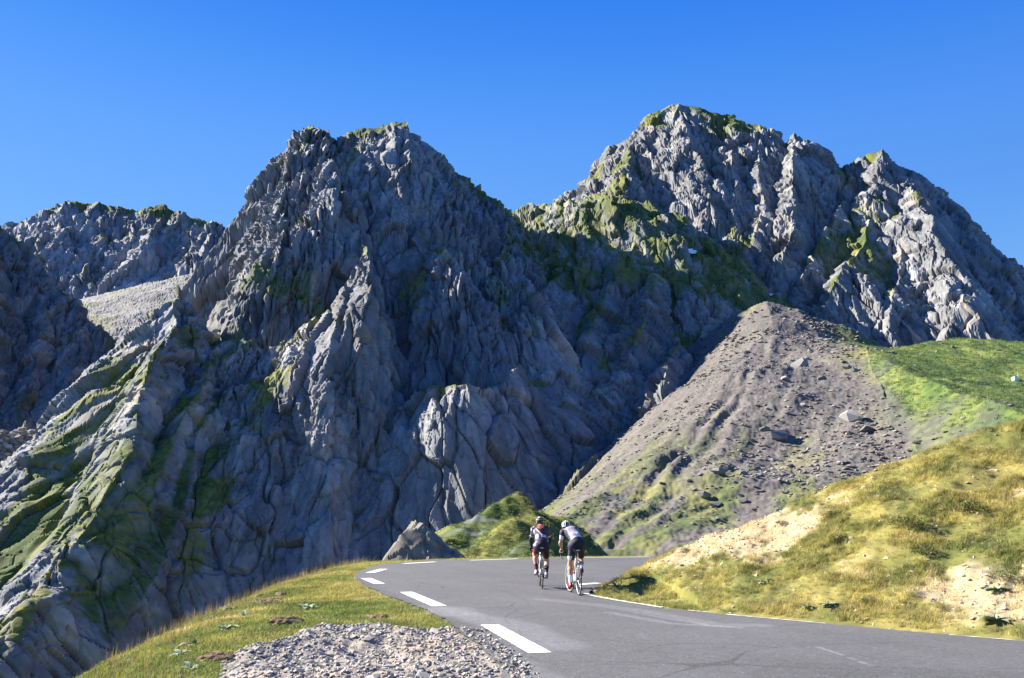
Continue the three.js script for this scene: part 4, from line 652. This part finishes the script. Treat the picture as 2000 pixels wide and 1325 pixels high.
const bend = (hip, ankle, l1, l2, out) => { const d = ankle.clone().sub(hip), L = Math.min(d.length(), l1 + l2 - .004), a = (l1 * l1 - l2 * l2 + L * L) / (2 * L), h = Math.sqrt(Math.max(0, l1 * l1 - a * a)), n = d.clone().normalize(), o = out.clone().sub(n.clone().multiplyScalar(out.dot(n))).normalize(); return hip.clone().addScaledVector(n, a).addScaledVector(o, h); };
const clothM = std({ vertexColors: true, roughness: .75 }), skinM = std({ vertexColors: true, roughness: .6 }), shellM = std({ vertexColors: true, roughness: .35 });
const flat = (r, g, b) => o => { o[0] = r; o[1] = g; o[2] = b; };
function hand(wrist, knuckle, s) {                         // palm, four fingers curled over the hood, a thumb from the palm's side
  const dir = knuckle.clone().sub(wrist).normalize(), side = new THREE.Vector3(s, 0, 0), dn = new THREE.Vector3(0, -1, 0), B = [];
  const palm = wrist.clone().addScaledVector(dir, .085), up = new THREE.Vector3().crossVectors(side, dir).normalize(); if (up.y < 0) up.negate();
  B.push([wrist.clone(), palm.clone().addScaledVector(up, .004), .025, .031, 1]); B.push([palm.clone().add(V(-.022, .006, 0)), palm.clone().add(V(.024, .006, 0)), .017, .016]);
  const len = [.036, .041, .038, .030];
  for (let i = 0; i < 4; i++) {                            // the fingers wrap outwards round the hood, one below the other
    const r = palm.clone().addScaledVector(dir, .012 - i * .016).addScaledVector(side, .022).addScaledVector(dn, .008), a = r.clone().addScaledVector(side, .020).addScaledVector(dn, len[i] * .5), b = a.clone().addScaledVector(dn, len[i] * .8).addScaledVector(side, -.006), c = b.clone().addScaledVector(side, -.020).addScaledVector(dn, .008);
    B.push([r, a, .0095, .009], [a, b, .009, .0085], [b, c, .0085, .0075]);
  }
  const t0 = palm.clone().addScaledVector(dir, -.035).addScaledVector(side, -.020), t1 = t0.clone().addScaledVector(side, -.020).addScaledVector(dir, .026).addScaledVector(dn, .014), t2 = t1.clone().addScaledVector(dir, .022).addScaledVector(dn, .020).addScaledVector(side, .006);
  B.push([t0, t1, .013, .0105], [t1, t2, .0105, .009]); return B;
}
function rider(p) {
  const g = new THREE.Group(); const S = p.skin, R = {};
  for (const s of [-1, 1]) { const k = s < 0 ? 'L' : 'R'; R['knee' + k] = bend(p['hip' + k], p['ankle' + k], .435, .43, V(s * .16, .1, 1)); }
  const arm = k => [[p['sh' + k], p['el' + k], .047, .037], [p['el' + k], p['el' + k].clone().lerp(p['wr' + k], .3), .038, .039], [p['el' + k].clone().lerp(p['wr' + k], .3), p['wr' + k], .039, .025]];
  const thigh = k => [[p['hip' + k], R['knee' + k], .092, .055]], shin = k => [[R['knee' + k], R['knee' + k].clone().lerp(p['ankle' + k], .32), .054, .056], [R['knee' + k].clone().lerp(p['ankle' + k], .32), p['ankle' + k], .056, .034]];
  const calf = k => { const m = R['knee' + k].clone().lerp(p['ankle' + k], .3); m.z += .018; return [[m, m.clone().lerp(p['ankle' + k], .25), .044, .038]]; };
  const torso = [[p.pelvis, p.waist, .125, .118, 1.18], [p.waist, p.chest, .120, .135, 1.2], [p.chest, p.neck, .130, .07, 1.15], [p.shL, p.neck, .062, .06], [p.shR, p.neck, .062, .06], [p.hipL, p.hipR, .115, .115]];
  const foot = k => { const a = p['ankle' + k], t = p['toe' + k], h = t.clone().lerp(a, 1.25); h.y = a.y - .055; return [[a, h, .032, .034], [h, t, .033, .030]]; };
  const head = [[p.head.clone().add(V(0, .035, -.02)), p.head.clone().add(V(0, .03, .03)), .083, .08, .92], [p.head.clone().add(V(0, -.04, .03)), p.head.clone().add(V(0, -.075, .06)), .06, .045], [p.head.clone().add(V(0, 0, .09)), p.head.clone().add(V(0, -.025, .118)), .012, .014], [p.head.clone().add(V(-.078, -.005, 0)), p.head.clone().add(V(-.083, -.03, -.004)), .014, .010], [p.head.clone().add(V(.078, -.005, 0)), p.head.clone().add(V(.083, -.03, -.004)), .014, .010], [p.neck, p.head.clone().add(V(0, -.05, 0)), .06, .056], [p.head.clone().add(V(-.03, -.052, .085)), p.head.clone().add(V(.03, -.052, .085)), .009, .009]];
  const bodyB = [...torso, ...arm('L'), ...arm('R'), ...thigh('L'), ...shin('L'), ...calf('L'), ...thigh('R'), ...shin('R'), ...calf('R'), ...foot('L'), ...foot('R')];
  const skin = (o, x, y, z) => { const n = 1 + .05 * noise(x * 30, y * 30 + z * 20); o[0] = S[0] * n; o[1] = S[1] * n; o[2] = S[2] * n; };
  const face = (o, x, y, z) => { skin(o, x, y, z); const q = p.head; for (const s of [-1, 1]) if (Math.hypot(x - q.x - s * .032, y - q.y - .012, z - q.z + .082) < .014) { o[0] = o[1] = o[2] = .03; } if (z > q.z - .03 && y > q.y - .06 && Math.abs(x - q.x) < .075) { o[0] = .03; o[1] = .022; o[2] = .016; } if (z < q.z - .07 && y > q.y - .06 && y < q.y - .045) { o[0] = .35; o[1] = .14; o[2] = .12; } };
  const bodyG = mergeGeometries([solid(bodyB, .035, .013, skin), solid(head, .022, .006, face), ...['L', 'R'].map(k => solid(hand(p['wr' + k], p['kn' + k], k === 'L' ? -1 : 1), .007, .004, skin))]);
  child('body', bodyG, skinM, g);
  const sleeve = k => [[p['sh' + k], p['sh' + k].clone().lerp(p['el' + k], p.sleeve), .050, .045]];
  // jersey: ends at the neckline and just over the shorts
  const up = p.neck.clone().sub(p.pelvis).normalize(), span = p.neck.clone().sub(p.pelvis).length();
  child('jersey', solid([...torso.slice(0, 5), ...sleeve('L'), ...sleeve('R')], .035, .010, (o, x, y, z, a, b, c) => { const q = new THREE.Vector3(x, y, z).sub(p.pelvis), t = q.dot(up) / span, back = (b * -up.z + c * up.y); p.jersey(o, x - p.pelvis.x - (p.neck.x - p.pelvis.x) * t, t, back, noise(x * 22, y * 22 + z * 15), x < 0 ? -1 : 1, Math.min(new THREE.Vector3(x, y, z).distanceTo(p.elL), new THREE.Vector3(x, y, z).distanceTo(p.elR))); }, .011, (f, x, y, z) => { const t = ((x - p.pelvis.x) * up.x + (y - p.pelvis.y) * up.y + (z - p.pelvis.z) * up.z) / span; return Math.max(f, (.10 - t) * span, (t - 1.03) * span); }), clothM, g);
  child('shorts', solid([[p.pelvis, p.waist.clone().lerp(p.pelvis, .3), .125, .12, 1.18], torso[5], [p.hipL, p.hipL.clone().lerp(R.kneeL, p.leg), .094, .073], [p.hipR, p.hipR.clone().lerp(R.kneeR, p.leg), .094, .073], [p.hipL.clone().add(V(.01, .0, -.05)), p.hipL.clone().add(V(.02, -.03, -.06)), .075, .07], [p.hipR.clone().add(V(-.01, 0, -.05)), p.hipR.clone().add(V(-.02, -.03, -.06)), .075, .07]], .03, .010, (o, x, y, z, a) => p.shorts(o, x, y, z, a, noise(x * 15, y * 15 + z * 9)), .008), clothM, g);
  for (const k of ['L', 'R']) {
    if (p.warmers) child('arm_warmer', solid([[p['sh' + k].clone().lerp(p['el' + k], p.sleeve * .8), p['el' + k], .044, .038], ...arm(k).slice(1)], .02, .009, flat(.012, .013, .017), .006), clothM, g);
    const b = hand(p['wr' + k], p['kn' + k], k === 'L' ? -1 : 1); if (p.gloves) child('glove', solid(b, .007, .005, flat(.015, .015, .018), .003), clothM, g);
    const an = p['ankle' + k], top = an.clone().lerp(R['knee' + k], p['sock' + k][0]), m = R['knee' + k].clone().lerp(an, .32);
    child('sock', solid(p['sock' + k][0] > .6 ? [[an, m, .034, .056], [m, top, .056, .055]] : [[an, top, .034, .034 + .03 * p['sock' + k][0]]], .01, .008, flat(...p['sock' + k][1]), .006), clothM, g);
    const sh = child('shoe', solid(foot(k), .02, .008, (o, x, y, z, a, b2, c) => p.shoe(o, x - an.x, y - an.y, z - an.z, a, c), .008), shellM, g);
    const toe = p['toe' + k], heel = toe.clone().lerp(an, 1.2); heel.y = an.y - .09; const tb = toe.clone(); tb.y -= .034; child('sole', solid([[heel, tb, .026, .028]], .01, .008, flat(.02, .02, .022)), shellM, sh);
  }
  const h = p.head, hc = h.clone().add(V(0, .055, -.012));
  const helmet = (x, y, z) => { const a = (x - hc.x) / 1, b = (y - hc.y) * Math.cos(p.tilt) - (z - hc.z) * Math.sin(p.tilt), c = (y - hc.y) * Math.sin(p.tilt) + (z - hc.z) * Math.cos(p.tilt); const q = Math.hypot(a / .096, b / .098, c / .132); let f = (q - 1) * .098; f = Math.max(f, -b - .050 - .25 * Math.max(0, c) * .2, -(q - .80) * .098); for (const v of [-.058, -.02, .02, .058]) { const slot = Math.max(Math.abs(a - v * (1 - .3 * Math.abs(c) / .13)) - .0105, Math.abs(c + .005) - .088, .03 - b); f = Math.max(f, -slot); } for (const v of [-.05, 0, .05]) f = Math.max(f, -Math.max(Math.abs(a - v) - .014, .02 - c, b - .035, -b - .02)); return f; };
  const hm = child('helmet', nets(helmet, hc.clone().addScalar(-.16).toArray(), hc.clone().addScalar(.16).toArray(), .006, (o, x, y, z, a, b, c) => p.helmet(o, x - hc.x, y - hc.y, z - hc.z)), shellM, g);
  child('helmet_liner', nets((x, y, z) => { const q = Math.hypot((x - hc.x) / .082, (y - hc.y) / .084, (z - hc.z) / .114); return Math.max((q - 1) * .085, hc.y - .035 - y); }, hc.clone().addScalar(-.14).toArray(), hc.clone().addScalar(.14).toArray(), .01, flat(.012, .012, .014)), clothM, hm);
  child('helmet_strap', mergeGeometries([-1, 1].map(s => new THREE.TubeGeometry(new THREE.CatmullRomCurve3([hc.clone().add(V(s * .082, -.045, -.03)), h.clone().add(V(s * .082, -.05, .02)), h.clone().add(V(s * .03, -.115, .06))]), 8, .005, 5))), std({ color: 0x111114, roughness: .9 }), hm);
  return g;
}
const darkM = std({ color: 0x0b0b0d, roughness: .55 }), rubberM = std({ color: 0x101011, roughness: .85 }), steelM = std({ color: 0x9a9ca0, roughness: .35, metalness: .9 });
function wheel(rimM, deep) {
  const w = new THREE.Group(); w.name = 'wheel';
  const turn = g => g.rotateY(Math.PI / 2);
  child('tyre', turn(new THREE.TorusGeometry(.3235, .0125, 10, 64)), rubberM, w);
  const prof = [[.312, -.009], [.312 - deep, -.006], [.309 - deep, 0], [.312 - deep, .006], [.312, .009], [.312, -.009]].map(p => new THREE.Vector2(...p)); child('rim', new THREE.LatheGeometry(prof, 64).rotateZ(Math.PI / 2), rimM, w);
  child('hub', mergeGeometries([rod(V(-.055, 0, 0), V(.055, 0, 0), .012), rod(V(-.036, 0, 0), V(-.030, 0, 0), .024, .024, 14), rod(V(.030, 0, 0), V(.036, 0, 0), .024, .024, 14)]), steelM, w);
  child('spokes', mergeGeometries(Array.from({ length: 24 }, (_, i) => { const a = i / 24 * Math.PI * 2, b = a + (i % 4 < 2 ? .5 : -.5), s = i % 2 ? .033 : -.033; return rod(V(s, .022 * Math.sin(b), .022 * Math.cos(b)), V(0, (.312 - deep) * Math.sin(a), (.312 - deep) * Math.cos(a)), .0016, .0016, 4); })), steelM, w);
  return w;
}
function bicycle(b) {
  const g = new THREE.Group(), fm = std({ color: b.color, roughness: .3 }), am = std({ color: b.accent, roughness: .35 });
  const RH = V(0, .336, 0), FH = V(0, .336, .985), BB = V(0, .272, .405), ST = V(0, .80, .245), HT = V(0, .855, .785), HB = V(0, .735, .825), SD = V(0, .965, .195);
  child('frame', mergeGeometries([rod(BB, ST, .017, .015), rod(ST.clone().lerp(BB, .05), HT.clone().lerp(HB, .15), .016, .017), rod(BB, HB.clone().lerp(HT, .2), .022, .02), rod(HB, HT, .021, .020), rod(V(-.045, .272, .405), V(.045, .272, .405), .021),
    ...[-1, 1].flatMap(s => [tube([V(s * .02, .275, .38), V(s * .032, .29, .31), V(s * .062, .336, 0)], .010), tube([V(s * .012, .775, .25), V(s * .034, .70, .20), V(s * .062, .336, 0)], .0085)])]), fm, g);
  child('decal', rod(BB.clone().lerp(ST, .35), BB.clone().lerp(ST, .75), .0185, .0165), am, g); child('decal', rod(BB.clone().lerp(HB, .3), BB.clone().lerp(HB, .75), .0228, .0215), am, g);
  const steer = new THREE.Group(); steer.name = 'fork'; g.add(steer); steer.position.copy(HB); steer.rotation.y = b.steer; const rel = v => v.clone().sub(HB);
  child('fork_blade', mergeGeometries([-1, 1].map(s => tube([rel(V(s * .012, .725, .828)), rel(V(s * .040, .67, .845)), rel(V(s * .050, .50, .90)), rel(V(s * .048, .336, .985))], .0105))), b.forkWhite ? am : fm, steer);
  child('stem', mergeGeometries([rod(rel(HT), rel(V(0, .90, .77)), .016), rod(rel(V(0, .895, .772)), rel(V(0, .905, .875)), .014)]), darkM, steer);
  const bar = child('handlebar', mergeGeometries([-1, 1].map(s => tube([V(0, .905, .875), V(s * .10, .905, .877), V(s * .185, .905, .885), V(s * .205, .90, .93), V(s * .208, .872, .968), V(s * .210, .82, .965), V(s * .212, .785, .925), V(s * .214, .772, .86), V(s * .215, .768, .82)].map(rel), .0145, 40))), darkM, steer);
  for (const s of [-1, 1]) { const hd = child('brake_hood', mergeGeometries([tube([V(s * .207, .895, .945), V(s * .209, .905, .985), V(s * .210, .935, 1.015)].map(rel), .017), tube([V(s * .210, .91, 1.01), V(s * .212, .85, 1.015), V(s * .214, .79, .985)].map(rel), .0075)]), darkM, bar); }
  const fw = wheel(b.rim, b.deep); fw.position.copy(rel(FH)); steer.add(fw); const rw = wheel(b.rim, b.deep); rw.position.copy(RH); g.add(rw);
  child('cassette', mergeGeometries([0, 1, 2, 3, 4].map(i => rod(V(.022 + i * .004, .336, 0), V(.0245 + i * .004, .336, 0), .052 - i * .006, .052 - i * .006, 20))), steelM, rw).position.set(0, -.336, 0);
  child('brake', mergeGeometries([rod(V(0, .70, .205), V(0, .665, .165), .014), rod(V(-.03, .69, .19), V(-.028, .655, .165), .007), rod(V(.03, .69, .19), V(.028, .655, .165), .007)]), darkM, g);
  child('seat_post', rod(ST.clone().lerp(BB, .02), V(0, .945, .203), .0138), darkM, g);
  const sd = new THREE.Shape(); sd.moveTo(-.072, -.135); sd.bezierCurveTo(-.078, -.05, -.03, 0, -.022, .12); sd.quadraticCurveTo(0, .148, .022, .12); sd.bezierCurveTo(.03, 0, .078, -.05, .072, -.135); sd.quadraticCurveTo(0, -.115, -.072, -.135);
  const sg = new THREE.ExtrudeGeometry(sd, { depth: .022, bevelEnabled: true, bevelSize: .010, bevelThickness: .012, bevelSegments: 3, steps: 1 }); sg.rotateX(-Math.PI / 2); sg.translate(0, .965, -.19);
  const sad = child('saddle', sg, darkM, g); child('saddle_rail', mergeGeometries([-1, 1].map(s => tube([V(s * .02, .955, .08), V(s * .022, .94, .17), V(s * .022, .94, .24), V(s * .008, .96, .30)], .0035))), steelM, sad); child('saddle_mark', new THREE.BoxGeometry(.075, .014, .004).translate(0, .974, -.038), std({ color: 0xe8e8e8 }), sad);
  const ca = b.crank, cr = child('crankset', mergeGeometries([rod(V(.050, .272, .405), V(.056, .272, .405), .098, .098, 40), rod(V(.040, .272, .405), V(.044, .272, .405), .07, .07, 32), ...[-1, 1].map(s => rod(V(s * .062, .272, .405), V(s * .076, .272 - s * Math.sin(ca) * .17, .405 - s * Math.cos(ca) * .17), .013, .010))]), darkM, g);
  for (const s of [-1, 1]) { const pd = child('pedal', new THREE.BoxGeometry(.075, .018, .06), darkM, g); pd.position.copy(V(s * .125, .272 - s * Math.sin(ca) * .17, .405 - s * Math.cos(ca) * .17)); }
  const cn = child('chain', mergeGeometries([rod(V(.034, .38, .0), V(.050, .368, .405), .0035), rod(V(.034, .25, .02), V(.050, .176, .405), .0035), rod(V(.036, .336, 0), V(.036, .25, .02), .012, .010)]), darkM, g);
  const bc = child('bottle', new THREE.CylinderGeometry(.036, .036, .17, 16), std({ color: b.bottle, roughness: .5 }), g); const bm = BB.clone().lerp(HB, .42); bc.position.copy(bm.add(V(0, .055, -.01))); bc.rotation.x = -Math.atan2(.825 - .405, .735 - .272);
  child('bottle_cap', new THREE.CylinderGeometry(.014, .03, .035, 12).translate(0, .10, 0), darkM, bc);
  return g;
}
const CRANK = (a, s) => V(s * .125, .272 - s * Math.sin(a) * .17, .405 - s * Math.cos(a) * .17);   // pedal of side s at crank angle a
function footAt(p, k, ped, heelUp) { p['toe' + k] = ped.clone().add(V(0, .050, .045)); p['ankle' + k] = ped.clone().add(V(-Math.sign(ped.x) * .012, .098 + heelUp, -.115)); }
{
  const lean1 = 0, a1 = .18, p = { pelvis: V(0, 1.03, .20), waist: V(0, 1.17, .30), chest: V(.0, 1.36, .47), neck: V(0, 1.475, .57), head: V(-.012, 1.585, .665), shL: V(-.172, 1.425, .55), shR: V(.172, 1.42, .55), elL: V(-.236, 1.17, .71), elR: V(.246, 1.17, .70), wrL: V(-.214, .985, .90), wrR: V(.214, .985, .90), knL: V(-.21, .955, .985), knR: V(.21, .955, .985), hipL: V(-.088, 1.0, .215), hipR: V(.088, 1.0, .215), tilt: .30, sleeve: .62, leg: .62, warmers: true, gloves: true, skin: [.50, .30, .22], sockL: [.34, [.09, .012, .02]], sockR: [.68, [.012, .012, .015]] };
  footAt(p, 'L', CRANK(a1, -1), .015); footAt(p, 'R', CRANK(a1, 1), .02);
  p.jersey = (o, x, t, back, n, side, ed) => {
    let c = [.020, .017, .030]; if (t > .45 && Math.abs(x) < .14) c = [.05, .02, .032];
    if (back > -.2) {
      const q = Math.hypot(x / .082, (t - .82) / .11); if (q < 1 && q > .52) c = [.62, .07, .045]; if (t > .96 && Math.abs(x) < .08) c = [.35, .05, .04];
      if (Math.abs((x + .02) * 1.5 + (t - .45) * .55) < .018 && x < .02 && x > -.13) c = [.75, .77, .82];
      if (x < -.075 && x > -.14 && t < .46 && t > .22) c = [.55, .60, .70];
      if (x > .015 && x < .125 && t > .26 && t < .40) c = [.60, .66, .80]; if (x > .03 && x < .11 && t > .305 && t < .35 && n > -.2) c = [.05, .06, .14];
      if (Math.abs(x - .005) < .009 && t > .2 && t < .45) c = [.6, .62, .7];
    }
    if (t < .2) c = x < 0 ? [.10, .085, .16] : [.03, .02, .03]; if (t < .2 && x > .0 && x < .06) c = [.3, .03, .03];
    if (Math.abs(x) > .165) c = ed < .14 ? [.55, .60, .70] : side < 0 && t < 2 ? (n > .0 ? [.45, .48, .55] : [.05, .05, .08]) : [.05, .05, .07];
    const k = 1 + .18 * n; o[0] = c[0] * k; o[1] = c[1] * k; o[2] = c[2] * k;
  };
  p.shorts = (o, x, y, z, a, n) => { let c = [.012, .011, .015]; if (a < -.55) c = y > 1.02 ? [.3, .27, .36] : y > .93 ? [.05, .03, .07] : [.34, .02, .06]; else if (a < -.3) c = [.035, .025, .075]; if (a > .75) c = [.10, .012, .03]; o[0] = c[0]; o[1] = c[1]; o[2] = c[2]; };
  p.shoe = (o, x, y, z, a, c) => { const w = a < -.6 || (c > .55 && Math.abs(x) < .012); o[0] = o[1] = o[2] = w ? .6 : .015; };
  p.helmet = (o, x, y, z) => { const w = (y < -.028 && z > -.06) || (Math.abs(y - .012 - z * .15) < .010 && x < .035) || (y > .075 && x < 0); const v = w ? .72 : .012; o[0] = v; o[1] = v; o[2] = v * 1.03; };
  const base = gp(1059, 1151), H = .026, r = rider(p); r.position.set(base[0], 0, -base[1]); r.rotation.y = H;
  place('person', r, 'left cyclist in black and red jersey with black arm warmers and black helmet', 'person');
  const b = bicycle({ color: 0xb9bcc4, accent: 0x16161a, rim: std({ color: 0x17171a, roughness: .4 }), deep: .035, steer: .03, crank: a1, bottle: 0x222228, forkWhite: false }); b.position.copy(r.position); b.rotation.y = H; b.updateMatrixWorld();
  place('bicycle', b, 'silver road bicycle ridden by the left cyclist in black and red', 'bicycle', null);
}
{
  const a2 = -1.05, p = { pelvis: V(.045, 1.115, .34), waist: V(.035, 1.25, .47), chest: V(-.01, 1.365, .66), neck: V(-.05, 1.43, .80), head: V(-.115, 1.485, .905), shL: V(-.205, 1.365, .775), shR: V(.125, 1.385, .755), elL: V(-.262, 1.12, .82), elR: V(.245, 1.14, .84), wrL: V(-.214, .985, .92), wrR: V(.214, .985, .92), knL: V(-.21, .955, 1.0), knR: V(.21, .955, 1.0), hipL: V(-.048, 1.075, .36), hipR: V(.138, 1.085, .35), tilt: .05, sleeve: .50, leg: .66, warmers: false, gloves: false, skin: [.44, .25, .155], sockL: [.36, [.78, .80, .85]], sockR: [.36, [.70, .72, .78]] };
  footAt(p, 'L', CRANK(a2, -1), .02); footAt(p, 'R', CRANK(a2, 1), .05);
  p.jersey = (o, x, t, back, n, side, ed) => {
    let c = [.30, .265, .33]; if (n > .15) c = [.20, .175, .23]; if (n < -.35) c = [.46, .44, .50];
    if (Math.abs(x) > .128 && t < .95) c = [.018, .018, .03]; if (t > .55 && x > .06) c = [.16, .13, .20];
    if (back > -.1 && x > .005 && x < .095 && t > .13 && t < .36) c = x > .07 ? [.25, .45, .8] : [.74, .80, .84];
    if (back > -.1 && x < -.01 && x > -.12 && t < .2) c = [.55, .5, .6];
    if (Math.abs(x) > .17) c = ed < .19 ? [.74, .82, .85] : [.05, .03, .07];
    const k = 1 + .1 * n; o[0] = c[0] * k; o[1] = c[1] * k; o[2] = c[2] * k;
  };
  p.shorts = (o, x, y, z, a, n) => { let c = [.011, .011, .014]; if (a < -.35) c = [.022, .026, .055]; if (x < -.02 && y < p.hipL.y - .24 && a < -.1) c = [.6, .68, .75]; o[0] = c[0]; o[1] = c[1]; o[2] = c[2]; };
  p.shoe = (o, x, y, z, a, c) => { if (a < -.35 || y < -.065) { o[0] = .45; o[1] = .02; o[2] = .03; } else { o[0] = o[1] = o[2] = .02; } };
  p.helmet = (o, x, y, z) => { const d = Math.abs(x) < .03 && z > .06; o[0] = d ? .1 : .62; o[1] = d ? .13 : .76; o[2] = d ? .15 : .76; };
  const base = gp(1130.5, 1163.6), H = .115, r = rider(p); r.position.set(base[0], 0, -base[1]); r.rotation.y = H;
  place('person', r, 'right cyclist in pale grey jersey and black shorts with bare arms and white helmet', 'person');
  const b = bicycle({ color: 0xe2e3e6, accent: 0x3a2b2e, rim: std({ color: 0xb8babd, roughness: .35, metalness: .5 }), deep: .022, steer: .16, crank: a2, bottle: 0xa02a22, forkWhite: false }); b.position.copy(r.position); b.rotation.y = H;
  place('bicycle', b, 'white road bicycle with pale rims ridden by the right cyclist in grey', 'bicycle', null);
}
renderer.render(scene, camera);
